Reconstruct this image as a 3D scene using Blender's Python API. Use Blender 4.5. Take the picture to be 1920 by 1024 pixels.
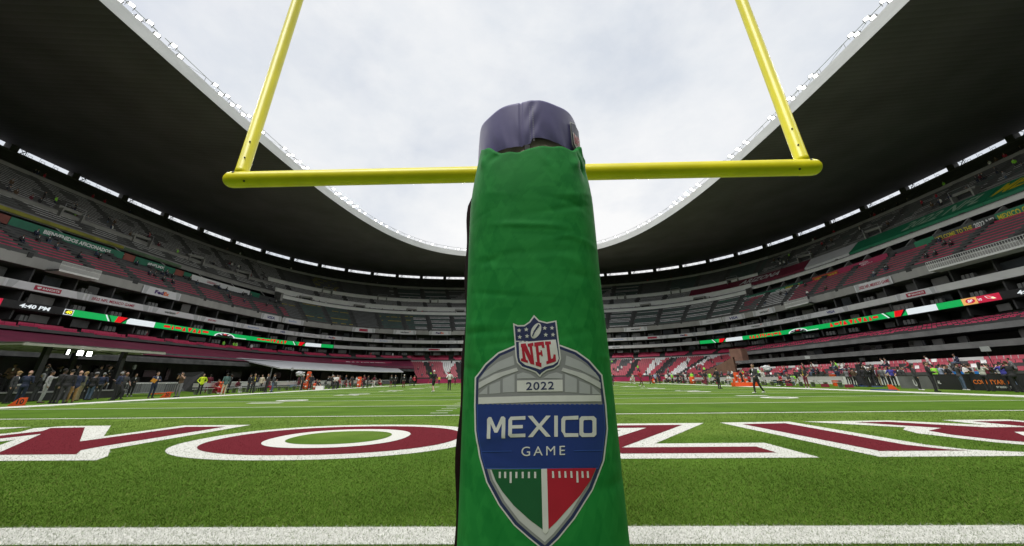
import bpy, bmesh, math, random
import numpy as np
from math import sin, cos, pi, radians, atan2, hypot, sqrt
from mathutils import Vector, Matrix

random.seed(7); RNG = np.random.default_rng(7)
for o in list(bpy.data.objects): bpy.data.objects.remove(o)
SC = bpy.context.scene
COL = SC.collection

# ------------------------------------------------------------------ camera
EYE = Vector((0, 0, 1.058)); PITCH = 0.3901; YAW = -0.0207; ROLL = -0.0106; FPX = 666.06; CY = 436.2
_fwd = Vector((sin(YAW)*cos(PITCH), cos(YAW)*cos(PITCH), sin(PITCH)))
_r0 = Vector((cos(YAW), -sin(YAW), 0)); _u0 = _r0.cross(_fwd)
_R = _r0*cos(ROLL)+_u0*sin(ROLL); _U = -_r0*sin(ROLL)+_u0*cos(ROLL)
cam = bpy.data.cameras.new('camera'); camo = bpy.data.objects.new('camera', cam); COL.objects.link(camo)
camo.matrix_world = Matrix(((_R.x, _U.x, -_fwd.x, EYE.x), (_R.y, _U.y, -_fwd.y, EYE.y), (_R.z, _U.z, -_fwd.z, EYE.z), (0, 0, 0, 1)))
cam.sensor_width = 36; cam.lens = FPX/1920*36; cam.shift_y = -(512-CY)/1920; cam.clip_start = 0.05; cam.clip_end = 6000
SC.camera = camo

# ------------------------------------------------------------------ sky, sun, exposure
SUN_EL, SUN_AZ = radians(64), radians(205)          # azimuth from +Y towards +X
W = bpy.data.worlds.new('World'); SC.world = W; W.use_nodes = True
nt = W.node_tree; nt.nodes.clear()
def N(t, nt_, **k):
    n = nt_.nodes.new(t)
    for a, b in k.items(): setattr(n, a, b)
    return n
sky = N('ShaderNodeTexSky', nt, sky_type='NISHITA', sun_disc=False, sun_elevation=SUN_EL, sun_rotation=SUN_AZ, dust_density=2.0, altitude=2200)
bg1 = N('ShaderNodeBackground', nt); bg1.inputs[1].default_value = 0.085
bg2 = N('ShaderNodeBackground', nt); bg2.inputs[1].default_value = 0.44
tc = N('ShaderNodeTexCoord', nt); mp = N('ShaderNodeMapping', nt); mp.inputs['Scale'].default_value = (1.0, 1.0, 1.7)
n1 = N('ShaderNodeTexNoise', nt); n1.inputs['Scale'].default_value = 2.1; n1.inputs['Detail'].default_value = 9; n1.inputs['Roughness'].default_value = 0.56; n1.inputs['Distortion'].default_value = 0.35
r1 = N('ShaderNodeValToRGB', nt); r1.color_ramp.elements[0].position = 0.30; r1.color_ramp.elements[0].color = (0.80, 0.80, 0.80, 1); r1.color_ramp.elements[1].position = 0.50; r1.color_ramp.elements[1].color = (0.99, 0.99, 0.99, 1)
n2 = N('ShaderNodeTexNoise', nt); n2.inputs['Scale'].default_value = 1.3; n2.inputs['Detail'].default_value = 7; n2.inputs['Roughness'].default_value = 0.6
r2 = N('ShaderNodeValToRGB', nt); r2.color_ramp.elements[0].position = 0.33; r2.color_ramp.elements[0].color = (0.73, 0.78, 0.85, 1); r2.color_ramp.elements[1].position = 0.62; r2.color_ramp.elements[1].color = (1.0, 1.0, 1.0, 1)
mx = N('ShaderNodeMixShader', nt); wo = N('ShaderNodeOutputWorld', nt); lk = nt.links.new
lk(tc.outputs['Generated'], mp.inputs['Vector']); lk(mp.outputs[0], n1.inputs['Vector']); lk(mp.outputs[0], n2.inputs['Vector'])
lk(n1.outputs['Fac'], r1.inputs[0]); lk(n2.outputs['Fac'], r2.inputs[0]); lk(r2.outputs[0], bg2.inputs[0]); lk(sky.outputs[0], bg1.inputs[0])
lk(r1.outputs[0], mx.inputs[0]); lk(bg1.outputs[0], mx.inputs[1]); lk(bg2.outputs[0], mx.inputs[2]); lk(mx.outputs[0], wo.inputs[0])
sd = bpy.data.lights.new('sun', 'SUN'); sd.energy = 1.25; sd.angle = radians(28); sd.color = (1.0, 0.97, 0.92)
so = bpy.data.objects.new('sun', sd); COL.objects.link(so)
_sd = Vector((sin(SUN_AZ)*cos(SUN_EL), cos(SUN_AZ)*cos(SUN_EL), sin(SUN_EL)))
so.rotation_euler = _sd.to_track_quat('Z', 'Y').to_euler(); so.location = _sd*300
SC.view_settings.view_transform = 'Standard'; SC.view_settings.look = 'None'; SC.view_settings.gamma = 1; SC.view_settings.exposure = 1.15
SC.view_settings.use_curve_mapping = False
SC.render.engine = 'CYCLES'; SC.cycles.max_bounces = 5; SC.cycles.diffuse_bounces = 3

# ------------------------------------------------------------------ helpers
def project(P):
    d = Vector(P)-EYE; z = d.dot(_fwd)
    return 960+FPX*d.dot(_R)/z, CY-FPX*d.dot(_U)/z, z
def ray(px, py):
    return (_fwd + _R*((px-960)/FPX) - _U*((py-CY)/FPX))
def on_ground(px, py, z=0.0):
    d = ray(px, py); t = (z-EYE.z)/d.z
    return EYE+d*t

MATS = {}
def material(name, col, rough=0.7, var=0.12, scale=1.5, bump=0.0, bscale=20, metal=0.0, emit=0.0, spec=0.5, detail=5, stretch=(1, 1, 1), obj=False, col2=None):
    if name in MATS: return MATS[name]
    m = bpy.data.materials.new(name); m.use_nodes = True; t = m.node_tree; b = t.nodes['Principled BSDF']; L = t.links.new
    b.inputs['Roughness'].default_value = rough; b.inputs['Metallic'].default_value = metal; b.inputs['Specular IOR Level'].default_value = spec
    if obj: src = N('ShaderNodeTexCoord', t).outputs['Object']
    else: src = N('ShaderNodeNewGeometry', t).outputs['Position']
    mpn = N('ShaderNodeMapping', t); mpn.inputs['Scale'].default_value = stretch; L(src, mpn.inputs[0])
    nz = N('ShaderNodeTexNoise', t); nz.inputs['Scale'].default_value = scale; nz.inputs['Detail'].default_value = detail; nz.inputs['Roughness'].default_value = 0.6
    L(mpn.outputs[0], nz.inputs['Vector'])
    rp = N('ShaderNodeValToRGB', t); e = rp.color_ramp.elements; e[0].position = 0.3; e[1].position = 0.7
    c2 = col2 or tuple(min(1, c*(1+var)) for c in col)
    e[0].color = tuple(c*(1-var) for c in col)+(1,); e[1].color = tuple(c2)+(1,)
    L(nz.outputs['Fac'], rp.inputs[0]); L(rp.outputs[0], b.inputs['Base Color'])
    if bump:
        nb = N('ShaderNodeTexNoise', t); nb.inputs['Scale'].default_value = bscale; nb.inputs['Detail'].default_value = 4; L(mpn.outputs[0], nb.inputs['Vector'])
        bp = N('ShaderNodeBump', t); bp.inputs['Strength'].default_value = bump; bp.inputs['Distance'].default_value = 0.02
        L(nb.outputs['Fac'], bp.inputs['Height']); L(bp.outputs[0], b.inputs['Normal'])
    if emit:
        b.inputs['Emission Strength'].default_value = emit; L(rp.outputs[0], b.inputs['Emission Color'])
    MATS[name] = m
    return m
def srgb(r, g, b): return tuple(((c/255+0.055)/1.055)**2.4 if c > 10 else c/255/12.92 for c in (r, g, b))

def link(o, parent=None):
    COL.objects.link(o)
    if parent is not None: o.parent = parent
    return o
def tag(o, label=None, cat=None, group=None, kind=None):
    if label: o['label'] = label
    if cat: o['category'] = cat
    if group: o['group'] = group
    if kind: o['kind'] = kind
    return o
def empty(name, loc=(0, 0, 0), rz=0.0, label=None, cat=None, group=None, kind=None):
    o = bpy.data.objects.new(name, None); o.location = loc; o.rotation_euler = (0, 0, rz); o.empty_display_size = 0.2; link(o)
    return tag(o, label, cat, group, kind)
def mesh(name, V, F, mat, parent=None, smooth=False, mi=None):
    me = bpy.data.meshes.new(name); me.from_pydata([tuple(v) for v in V], [], [tuple(f) for f in F])
    for m in (mat if isinstance(mat, (list, tuple)) else [mat]): me.materials.append(m)
    if mi is not None: me.polygons.foreach_set('material_index', np.asarray(mi, dtype=np.int32))
    if smooth: me.polygons.foreach_set('use_smooth', np.ones(len(me.polygons), dtype=bool))
    me.update()
    return link(bpy.data.objects.new(name, me), parent)
def quads_np(name, V, Q, mats, mi=None, parent=None, k=4):
    """fast mesh from numpy: V (n,3), Q (m,k)"""
    me = bpy.data.meshes.new(name); V = np.ascontiguousarray(V, dtype=np.float32); Q = np.ascontiguousarray(Q, dtype=np.int32)
    me.vertices.add(len(V)); me.vertices.foreach_set('co', V.ravel())
    me.loops.add(Q.size); me.loops.foreach_set('vertex_index', Q.ravel())
    me.polygons.add(len(Q)); me.polygons.foreach_set('loop_start', np.arange(0, Q.size, k, dtype=np.int32))
    me.polygons.foreach_set('loop_total', np.full(len(Q), k, dtype=np.int32))
    for m in mats: me.materials.append(m)
    if mi is not None: me.polygons.foreach_set('material_index', np.asarray(mi, dtype=np.int32))
    me.update(calc_edges=True)
    return link(bpy.data.objects.new(name, me), parent)
class MB:
    """collects boxes, tubes and lathes into one mesh"""
    def __init__(s): s.V = []; s.F = []; s.mi = []
    def add(s, V, F, mi=0):
        k = len(s.V); s.V += [tuple(v) for v in V]; s.F += [tuple(i+k for i in f) for f in F]; s.mi += [mi]*len(F); return s
    def box(s, c, d, rz=0.0, mi=0, taper=1.0, rx=0.0):
        V = []
        for z in (-.5, .5):
            q = taper if z > 0 else 1.0
            for x, y in ((-.5, -.5), (.5, -.5), (.5, .5), (-.5, .5)):
                p = Vector((x*d[0]*q, y*d[1]*q, z*d[2]))
                if rx: p = Matrix.Rotation(rx, 3, 'X') @ p
                if rz: p = Matrix.Rotation(rz, 3, 'Z') @ p
                V.append(p+Vector(c))
        return s.add(V, [(3, 2, 1, 0), (4, 5, 6, 7), (0, 1, 5, 4), (1, 2, 6, 5), (2, 3, 7, 6), (3, 0, 4, 7)], mi)
    def bar(s, a, b, r, n=6, r2=None, mi=0):
        a = Vector(a); b = Vector(b); q = (b-a).to_track_quat('Z', 'Y'); r2 = r if r2 is None else r2
        V = [a+q @ Vector((r*cos(2*pi*i/n), r*sin(2*pi*i/n), 0)) for i in range(n)]+[b+q @ Vector((r2*cos(2*pi*i/n), r2*sin(2*pi*i/n), 0)) for i in range(n)]
        F = [(i, (i+1) % n, n+(i+1) % n, n+i) for i in range(n)]+[tuple(range(n-1, -1, -1)), tuple(range(n, 2*n))]
        return s.add(V, F, mi)
    def lathe(s, prof, n=14, c=(0, 0, 0), mi=0):
        V = []; F = []
        for r, z in prof:
            V += [(c[0]+r*cos(2*pi*i/n), c[1]+r*sin(2*pi*i/n), c[2]+z) for i in range(n)]
        for k in range(len(prof)-1):
            F += [(k*n+i, k*n+(i+1) % n, (k+1)*n+(i+1) % n, (k+1)*n+i) for i in range(n)]
        F += [tuple(range(n-1, -1, -1)), tuple(range((len(prof)-1)*n, len(prof)*n))]
        return s.add(V, F, mi)
    def build(s, name, mat, parent=None, smooth=False): return mesh(name, s.V, s.F, mat, parent, smooth, s.mi if isinstance(mat, (list, tuple)) else None)
def copy_tree(o, parent=None, depth=0):
    c = o.copy(); link(c, parent)
    for ch in [x for x in o.children]: copy_tree(ch, c, depth+1)
    return c
def text_mesh(s, bold=0.0, shear=0.0, space=1.0, res=2):
    """flat triangles of a string in a unit-height box: (verts Nx2 with u in [0,1], v in [0,1]), faces, aspect"""
    cu = bpy.data.curves.new('t', 'FONT'); cu.body = s; cu.offset = bold; cu.shear = shear; cu.space_character = space; cu.resolution_u = res
    ob = bpy.data.objects.new('t', cu); me = bpy.data.meshes.new_from_object(ob)
    v = np.zeros(len(me.vertices)*3); me.vertices.foreach_get('co', v); v = v.reshape(-1, 3)[:, :2]
    F = [tuple(p.vertices) for p in me.polygons]
    bpy.data.objects.remove(ob); bpy.data.meshes.remove(me); bpy.data.curves.remove(cu)
    lo = v.min(0); hi = v.max(0); asp = (hi[0]-lo[0])/(hi[1]-lo[1])
    return (v-lo)/(hi-lo), F, asp

# ------------------------------------------------------------------ the bowl's plan: superellipse rings about the middle of the field
XC, YC = -0.8, 58.2
FR = (63.2, 68.5, 3.2); WR = (99.7, 103.0, 2.9)        # fascia ring, top-of-stand ring
GR = (41.0, 58.5, 4.0); L1 = (46.0, 62.0, 3.8); L2 = (52.0, 64.0, 3.5)
def rad(phi, ring):
    a, b, n = ring; return (abs(cos(phi)/a)**n+abs(sin(phi)/b)**n)**(-1/n)
def mixr(A, B, t): return tuple(x+(y-x)*t for x, y in zip(A, B))
def tring(t): return mixr(FR, WR, t)
def hs(t): return 16.5+27.0*t
def P(phi, ring, z, dr=0.0):
    r = rad(phi, ring)+dr; return Vector((XC+r*cos(phi), YC+r*sin(phi), z))
def seat(phi, t, dz=0.0):
    r = rad(phi, FR)*(1-t)+rad(phi, WR)*t; return Vector((XC+r*cos(phi), YC+r*sin(phi), hs(t)+dz))
def phi_px(px, ring, z, dr=0.0):
    lo, hi = radians(-25), radians(205)               # image x falls as phi grows
    for _ in range(40):
        m = (lo+hi)/2; q = project(P(m, ring, z, dr))
        if q[2] < 1: x = 1e5 if cos(m) > 0 else -1e5
        else: x = q[0]
        if x > px: lo = m
        else: hi = m
    return (lo+hi)/2
def loft(name, phis, rows, mat, parent=None, smooth=False, close=False):
    """rows: list of functions phi -> Vector"""
    V = []; n = len(phis)
    for f in rows: V += [f(p) for p in phis]
    F = []
    for k in range(len(rows)-1):
        for i in range(n if close else n-1):
            j = (i+1) % n; F.append((k*n+i, k*n+j, (k+1)*n+j, (k+1)*n+i))
    return mesh(name, V, F, mat, parent, smooth)
def arc(a, b, step=1.5):
    n = max(2, int(abs(b-a)/step)+1); return [radians(a+(b-a)*i/(n-1)) for i in range(n)]
FULL = [radians(x) for x in np.arange(0, 360, 2.0)]
VIEW = arc(-42, 222, 1.5)
def decal(name, string, fn, mat, parent, bold=0.03, shear=0.0, box=(0, 1, 0, 1), fit=None, space=1.0):
    """lettering as thin mesh: fn(u, v) -> world point; box = u0,u1,v0,v1 inside the sheet"""
    uv, F, asp = text_mesh(string, bold, shear, space)
    V = [fn(box[0]+(box[1]-box[0])*u, box[2]+(box[3]-box[2])*v) for u, v in uv]
    return mesh(name, V, F, mat, parent)
# ------------------------------------------------------------------ shared materials
m_conc = material('concrete', (0.30, 0.295, 0.285), 0.85, 0.18, 0.35, 0.15, 6)
m_conc_d = material('dark_concrete', (0.13, 0.13, 0.13), 0.85, 0.25, 0.5)
m_white = material('white_paint', (0.74, 0.74, 0.72), 0.6, 0.08, 0.6)
m_ban = material('banner_white', (0.66, 0.66, 0.68), 0.6, 0.05, 0.8)
m_grey = material('grey_vinyl', (0.36, 0.37, 0.38), 0.6, 0.06, 0.8)
m_black = material('black_matte', (0.016, 0.016, 0.018), 0.6, 0.2, 3)
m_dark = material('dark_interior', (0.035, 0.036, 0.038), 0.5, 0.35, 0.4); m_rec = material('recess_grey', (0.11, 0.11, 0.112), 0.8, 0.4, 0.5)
m_glass = material('tinted_glass', (0.03, 0.034, 0.038), 0.12, 0.3, 0.5)
m_metal = material('grey_metal', (0.42, 0.43, 0.44), 0.4, 0.1, 2, metal=0.6)
m_dmetal = material('black_metal', (0.03, 0.03, 0.032), 0.45, 0.2, 3, metal=0.3)
m_pink = material('magenta_vinyl', (0.36, 0.022, 0.085), 0.6, 0.15, 0.5)
m_pinkd = material('magenta_tarp', (0.20, 0.020, 0.062), 0.7, 0.25, 0.35, 0.3, 2.5)
m_green_b = material('green_vinyl', (0.012, 0.21, 0.10), 0.6, 0.12, 0.6)
m_red = material('red_vinyl', (0.55, 0.02, 0.03), 0.6, 0.1, 0.8)
m_navyp = material('navy_print', (0.018, 0.03, 0.13), 0.6, 0.08, 8)
m_yellowp = material('yellow_print', (0.62, 0.52, 0.02), 0.6, 0.08, 2)
m_orange = material('orange_plastic', (0.80, 0.095, 0.018), 0.45, 0.08, 3)
m_blue = material('blue_plastic', (0.02, 0.20, 0.55), 0.5, 0.12, 2)
m_brown = material('brown_brick_wall', (0.20, 0.105, 0.075), 0.85, 0.2, 0.8)

# ------------------------------------------------------------------ ground and field
E0 = 3.372                                   # end line
GOAL = E0+9.144; FARGOAL = GOAL+91.44; XL = 24.38
mg = bpy.data.materials.new('turf'); mg.use_nodes = True; t = mg.node_tree; L = t.links.new; b = t.nodes['Principled BSDF']
b.inputs['Roughness'].default_value = 0.9; b.inputs['Specular IOR Level'].default_value = 0.08
geo = N('ShaderNodeNewGeometry', t); sx = N('ShaderNodeSeparateXYZ', t); L(geo.outputs['Position'], sx.inputs[0])
ma = N('ShaderNodeMath', t, operation='SUBTRACT'); ma.inputs[1].default_value = GOAL; L(sx.outputs['Y'], ma.inputs[0])
mb_ = N('ShaderNodeMath', t, operation='MULTIPLY'); mb_.inputs[1].default_value = pi/4.572; L(ma.outputs[0], mb_.inputs[0])
ms = N('ShaderNodeMath', t, operation='SINE'); L(mb_.outputs[0], ms.inputs[0])
mr = N('ShaderNodeMapRange', t); mr.inputs['From Min'].default_value = -0.22; mr.inputs['From Max'].default_value = 0.22; L(ms.outputs[0], mr.inputs['Value'])
c1 = N('ShaderNodeMix', t, data_type='RGBA'); c1.inputs['A'].default_value = (0.108, 0.190, 0.024, 1); c1.inputs['B'].default_value = (0.074, 0.153, 0.013, 1); L(mr.outputs[0], c1.inputs['Factor'])
nz1 = N('ShaderNodeTexNoise', t); nz1.inputs['Scale'].default_value = 0.55; nz1.inputs['Detail'].default_value = 8; nz1.inputs['Roughness'].default_value = 0.65; L(geo.outputs['Position'], nz1.inputs['Vector'])
r_ = N('ShaderNodeValToRGB', t); r_.color_ramp.elements[0].position = .35; r_.color_ramp.elements[0].color = (0.78, 0.80, 0.72, 1); r_.color_ramp.elements[1].position = .66; r_.color_ramp.elements[1].color = (1.22, 1.16, 1.25, 1); L(nz1.outputs['Fac'], r_.inputs[0])
mu = N('ShaderNodeMix', t, data_type='RGBA', blend_type='MULTIPLY'); mu.inputs['Factor'].default_value = 1; L(c1.outputs['Result'], mu.inputs['A']); L(r_.outputs[0], mu.inputs['B'])
nz2 = N('ShaderNodeTexNoise', t); nz2.inputs['Scale'].default_value = 55; nz2.inputs['Detail'].default_value = 3; L(geo.outputs['Position'], nz2.inputs['Vector'])
r3 = N('ShaderNodeValToRGB', t); r3.color_ramp.elements[0].position = .3; r3.color_ramp.elements[0].color = (0.62, 0.65, 0.55, 1); r3.color_ramp.elements[1].position = .7; r3.color_ramp.elements[1].color = (1.25, 1.2, 1.3, 1); L(nz2.outputs['Fac'], r3.inputs[0])
mu2 = N('ShaderNodeMix', t, data_type='RGBA', blend_type='MULTIPLY'); mu2.inputs['Factor'].default_value = 1; L(mu.outputs['Result'], mu2.inputs['A']); L(r3.outputs[0], mu2.inputs['B'])
L(mu2.outputs['Result'], b.inputs['Base Color'])
bp = N('ShaderNodeBump', t); bp.inputs['Strength'].default_value = 0.6; bp.inputs['Distance'].default_value = 0.02; L(nz2.outputs['Fac'], bp.inputs['Height']); L(bp.outputs[0], b.inputs['Normal'])

tag(mesh('ground', [(-2500, -2500, -0.06), (2500, -2500, -0.06), (2500, 2500, -0.06), (-2500, 2500, -0.06)], [(0, 1, 2, 3)], material('asphalt_ground', (0.07, 0.07, 0.07), 0.9, 0.2, 0.05)), kind='structure')
V = [P(p, GR, 0.0, 2.5) for p in FULL]
field = mesh('playing_field', V, [tuple(range(len(V)))], mg); tag(field, kind='structure')

m_wl = material('white_field_paint', (0.575, 0.58, 0.54), 0.95, 0.30, 75, 0.4, 60, spec=.08)
m_mar = material('maroon_field_paint', (0.120, 0.013, 0.020), 0.95, 0.35, 60, 0.4, 60, spec=.05)
def rect(name, x0, x1, y0, y1, z=0.005, m=None, parent=field):
    return mesh(name, [(x0, y0, z), (x1, y0, z), (x1, y1, z), (x0, y1, z)], [(0, 1, 2, 3)], m or m_wl, parent)
PAINT_W = []; PAINT_M = []; PAINT_G = []                       # polygons where grass blades are painted
def prect(name, *a, **k):
    r = rect(name, *a, **k); PAINT_W.append([(a[0], a[2]), (a[1], a[2]), (a[1], a[3]), (a[0], a[3])]); return r
prect('end_line', -26.0, 26.0, 3.075, 3.39)
prect('goal_line', -XL, XL, GOAL-0.05, GOAL+0.10)
rect('goal_line', -XL, XL, FARGOAL-0.05, FARGOAL+0.12); rect('end_line', -26, 26, FARGOAL+9.144, FARGOAL+10.9)
for s in (-1, 1): rect('sideline', min(s*24.1, s*25.75), max(s*24.1, s*25.75), 3.42, FARGOAL+9.1, 0.006)
for k in range(1, 20): rect('yard_line', -XL+.4, XL-.4, GOAL+4.572*k-.06, GOAL+4.572*k+.06)
for k in range(1, 100):
    if k % 5 == 0: continue
    y = GOAL+0.9144*k
    for xh in (-2.82, 2.82, -XL+1.0, XL-1.0):
        if k < 60: rect('hash_mark', xh-.3, xh+.3, y-.05, y+.05)
for k, s in ((2, '1 0'), (4, '2 0'), (6, '3 0'), (8, '4 0'), (10, '5 0')):
    y = GOAL+4.572*k
    for sd_ in (-1, 1):
        uv, F, asp = text_mesh(s, 0.03)
        xb = sd_*13.4
        mesh('yard_number', [(xb+sd_*(1.83*(0.5-v))*1.0, y+sd_*(u-.5)*3.4*-1, 0.0095) for u, v in uv], [f if sd_ > 0 else f for f in F], m_wl, field)

def flat_poly(name, pts, z, m):
    return mesh(name, [(x, y, z) for x, y in pts], [tuple(range(len(pts)))], m, field)
def ell(cx, cy, ax, ay, n=2.25, k=64):
    return [(cx+ax*math.copysign(abs(cos(a))**(2/n), cos(a)), cy+ay*math.copysign(abs(sin(a))**(2/n), sin(a))) for a in [2*pi*i/k for i in range(k)]]
LET = {
 'Z': ([(0.28, 9.97), (4.46, 9.97), (2.27, 7.07), (4.12, 7.07), (4.12, 5.85), (-0.06, 5.85), (2.13, 8.77), (0.28, 8.77)],
       [(0.64, 9.60), (3.78, 9.60), (1.60, 6.70), (3.76, 6.70), (3.76, 6.20), (0.62, 6.20), (2.80, 9.14), (0.64, 9.14)], None),
 'I': ([(4.87, 10.02), (6.62, 10.10), (6.52, 6.78), (6.70, 6.34), (7.25, 6.13), (6.95, 5.87), (4.95, 5.87)],
       [(5.22, 9.66), (6.29, 9.76), (6.19, 6.78), (6.40, 6.36), (6.62, 6.27), (5.32, 6.27)], None),
 'R': ([(6.94, 10.10), (9.14, 10.18), (10.29, 9.17), (10.40, 10.18), (12.0, 10.18), (12.0, 5.9), (9.2, 5.9), (8.3, 6.25), (7.80, 7.0), (7.64, 8.04), (7.87, 8.54), (8.25, 8.89)],
       [(8.00, 9.84), (8.82, 9.88), (9.80, 8.78), (10.75, 8.75), (10.75, 9.84), (11.65, 9.84), (11.65, 6.27), (9.3, 6.27), (8.6, 6.55), (8.15, 7.15), (8.03, 7.79), (8.18, 8.34), (8.84, 8.72)],
       [(10.75, 8.05), (9.5, 8.05), (9.1, 7.6), (9.5, 7.1), (10.75, 7.1)]),
 'N': ([(-12.5, 10.0), (-12.2, 10.42), (-10.97, 10.45), (-8.94, 8.45), (-8.9, 10.36), (-7.12, 10.36), (-7.1, 6.9), (-6.45, 6.27), (-6.3, 5.97), (-8.45, 5.97), (-10.35, 8.05), (-10.35, 5.97), (-11.9, 5.97), (-11.9, 9.3)],
       [(-12.05, 10.0), (-11.25, 10.08), (-8.64, 7.75), (-8.52, 10.0), (-7.5, 10.0), (-7.55, 7.15), (-7.5, 6.8), (-7.14, 6.43), (-8.5, 6.43), (-10.9, 8.92), (-10.9, 6.4), (-11.5, 6.4), (-11.5, 9.4)], None),
 'A': ([(-18.6, 10.2), (-17.2, 10.2), (-16.7, 9.0), (-14.9, 9.0), (-14.4, 10.2), (-12.95, 10.3), (-15.0, 5.9), (-16.5, 5.9)],
       [(-18.0, 9.85), (-17.5, 9.85), (-16.9, 8.6), (-14.6, 8.6), (-14.1, 9.85), (-13.6, 9.9), (-15.2, 6.3), (-16.3, 6.3)], [(-16.4, 8.1), (-15.1, 8.1), (-15.7, 6.9)]),
 'A2': ([(12.6, 10.2), (14.0, 10.2), (14.5, 9.0), (16.3, 9.0), (16.8, 10.2), (18.2, 10.2), (16.2, 5.9), (14.7, 5.9)],
       [(13.2, 9.85), (13.7, 9.85), (14.3, 8.6), (16.6, 8.6), (17.1, 9.85), (17.6, 9.85), (16.0, 6.3), (14.9, 6.3)], [(14.8, 8.1), (16.1, 8.1), (15.5, 6.9)])}
for kx, (o, i, hole) in LET.items():
    flat_poly('painted_letter', o, 0.005, m_wl); flat_poly('letter_fill', i, 0.009, m_mar); PAINT_W.append(o); PAINT_M.append(i)
    if hole: flat_poly('letter_hole', hole, 0.013, m_wl); PAINT_W.append(hole); PAINT_G.append(('w', hole))
oc = (-3.62, 8.02)
flat_poly('painted_letter', ell(*oc, 2.80, 2.13), 0.005, m_wl); flat_poly('letter_fill', ell(*oc, 2.38, 1.78), 0.009, m_mar)
flat_poly('letter_hole', ell(*oc, 1.33, 1.20), 0.013, m_wl); flat_poly('letter_hole', ell(*oc, 0.96, 0.86), 0.017, mg)
PAINT_W.append(ell(*oc, 2.80, 2.13)); PAINT_M.append(ell(*oc, 2.38, 1.78)); PAINT_G += [('w', ell(*oc, 1.33, 1.2)), ('g', ell(*oc, .96, .86))]

# grass blades close to the lens
def inside(px, py, poly):
    q = np.zeros(len(px), bool); n = len(poly)
    for i in range(n):
        x0, y0 = poly[i]; x1, y1 = poly[(i+1) % n]
        if y0 == y1: continue
        c = ((y0 > py) != (y1 > py)) & (px < (x1-x0)*(py-y0)/(y1-y0)+x0); q ^= c
    return q
nb = 600000
yy = 2.35*(1/(1-RNG.random(nb)*(1-2.35/13.0))); xx = (RNG.random(nb)*2-1)*(1.58*yy+0.4)
code = np.zeros(nb, int)
jx = xx+RNG.normal(0, .016, nb); jy = yy+RNG.normal(0, .016, nb)
for p in PAINT_W: code[inside(jx, jy, p)] = 1
for p in PAINT_M: code[inside(jx, jy, p)] = 2
for k, p in PAINT_G: code[inside(jx, jy, p)] = 1 if k == 'w' else 0
code[(code == 1) & (RNG.random(nb) < 0.16)] = 0
hgt = RNG.uniform(.008, .021, nb)*np.where(code > 0, .95, 1.0); wid = (.0007+.00045*yy)*RNG.uniform(.7, 1.3, nb); an = RNG.random(nb)*2*pi; ln = RNG.uniform(.4, 1.7, nb)*hgt; la = RNG.random(nb)*2*pi
A = np.stack([xx-np.cos(an)*wid, yy-np.sin(an)*wid, np.zeros(nb)], 1); B = np.stack([xx+np.cos(an)*wid, yy+np.sin(an)*wid, np.zeros(nb)], 1)
T = np.stack([xx+np.cos(la)*ln, yy+np.sin(la)*ln, hgt], 1)
mbl = [material('grass_blade_%d' % i, c, 0.9, .36, 0.8, detail=10, spec=0.06, col2=(c[0]*1.2, c[1]*1.12, c[2]*1.3)) for i, c in enumerate(((0.110, 0.200, 0.026), (0.078, 0.160, 0.018), (0.19, 0.225, 0.06)))]
for cd, nm, mats_, lab in ((0, 'grass', mbl, 'short green turf blades in the end zone'), (1, 'painted_grass', [m_wl], 'white painted turf blades of the end line and letters'), (2, 'painted_grass', [m_mar], 'maroon painted turf blades inside the end zone letters')):
    s = np.where(code == cd)[0]; V = np.concatenate([A[s], B[s], T[s]]); k = len(s); Q = np.stack([np.arange(k), np.arange(k)+k, np.arange(k)+2*k], 1)
    mi = RNG.choice(3, k, p=(.58, .33, .09)) if cd == 0 else None
    tag(quads_np(nm, V, Q, mats_, mi, None, 3), lab, 'grass', kind='stuff')

# ------------------------------------------------------------------ the stadium
stad = empty('stadium', (XC, YC, 0), 0, 'grey concrete stadium bowl with dark overhanging roof ring', 'stadium'); 
bpy.context.view_layer.update()
class _Sub: pass
def part(o):
    o.parent = stad; o.matrix_parent_inverse = Matrix.Translation((-XC, -YC, 0)); return o
def subpart(o, p):
    o.parent = p; o.matrix_parent_inverse = Matrix.Identity(4); return o

# roof: inner outline straight-sided near the camera, rounded beyond the far goal
def roof_in_r(phi):
    lo, hi = 1.0, 140.0
    for _ in range(40):
        m = (lo+hi)/2; x = m*cos(phi)-0.2; y = YC+m*sin(phi)-20
        b_ = 96.7 if y > 0 else 44.0; n_ = 3.1 if y > 0 else 2.4  # unseen near end of the opening set back to let skylight onto the pad
        if (abs(x)/45.06)**n_+(abs(y)/b_)**n_ < 1: lo = m
        else: hi = m
    return lo
RIN = {}
def RI(phi, z, dr=0.0):
    k = round(phi, 6)
    if k not in RIN: RIN[k] = roof_in_r(phi)
    r = RIN[k]+dr; return Vector((XC+r*cos(phi), YC+r*sin(phi), z))
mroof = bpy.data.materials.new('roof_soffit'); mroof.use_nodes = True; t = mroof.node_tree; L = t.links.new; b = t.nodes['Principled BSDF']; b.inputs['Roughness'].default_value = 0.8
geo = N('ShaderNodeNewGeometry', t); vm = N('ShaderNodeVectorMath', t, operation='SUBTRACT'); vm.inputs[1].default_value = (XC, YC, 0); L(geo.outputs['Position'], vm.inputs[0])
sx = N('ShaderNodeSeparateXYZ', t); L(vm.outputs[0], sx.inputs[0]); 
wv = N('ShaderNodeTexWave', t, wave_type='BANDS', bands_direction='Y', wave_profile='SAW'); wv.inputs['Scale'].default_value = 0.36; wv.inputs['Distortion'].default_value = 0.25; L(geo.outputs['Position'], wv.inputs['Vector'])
nz = N('ShaderNodeTexNoise', t); nz.inputs['Scale'].default_value = 0.12; nz.inputs['Detail'].default_value = 8; L(geo.outputs['Position'], nz.inputs['Vector'])
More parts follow.
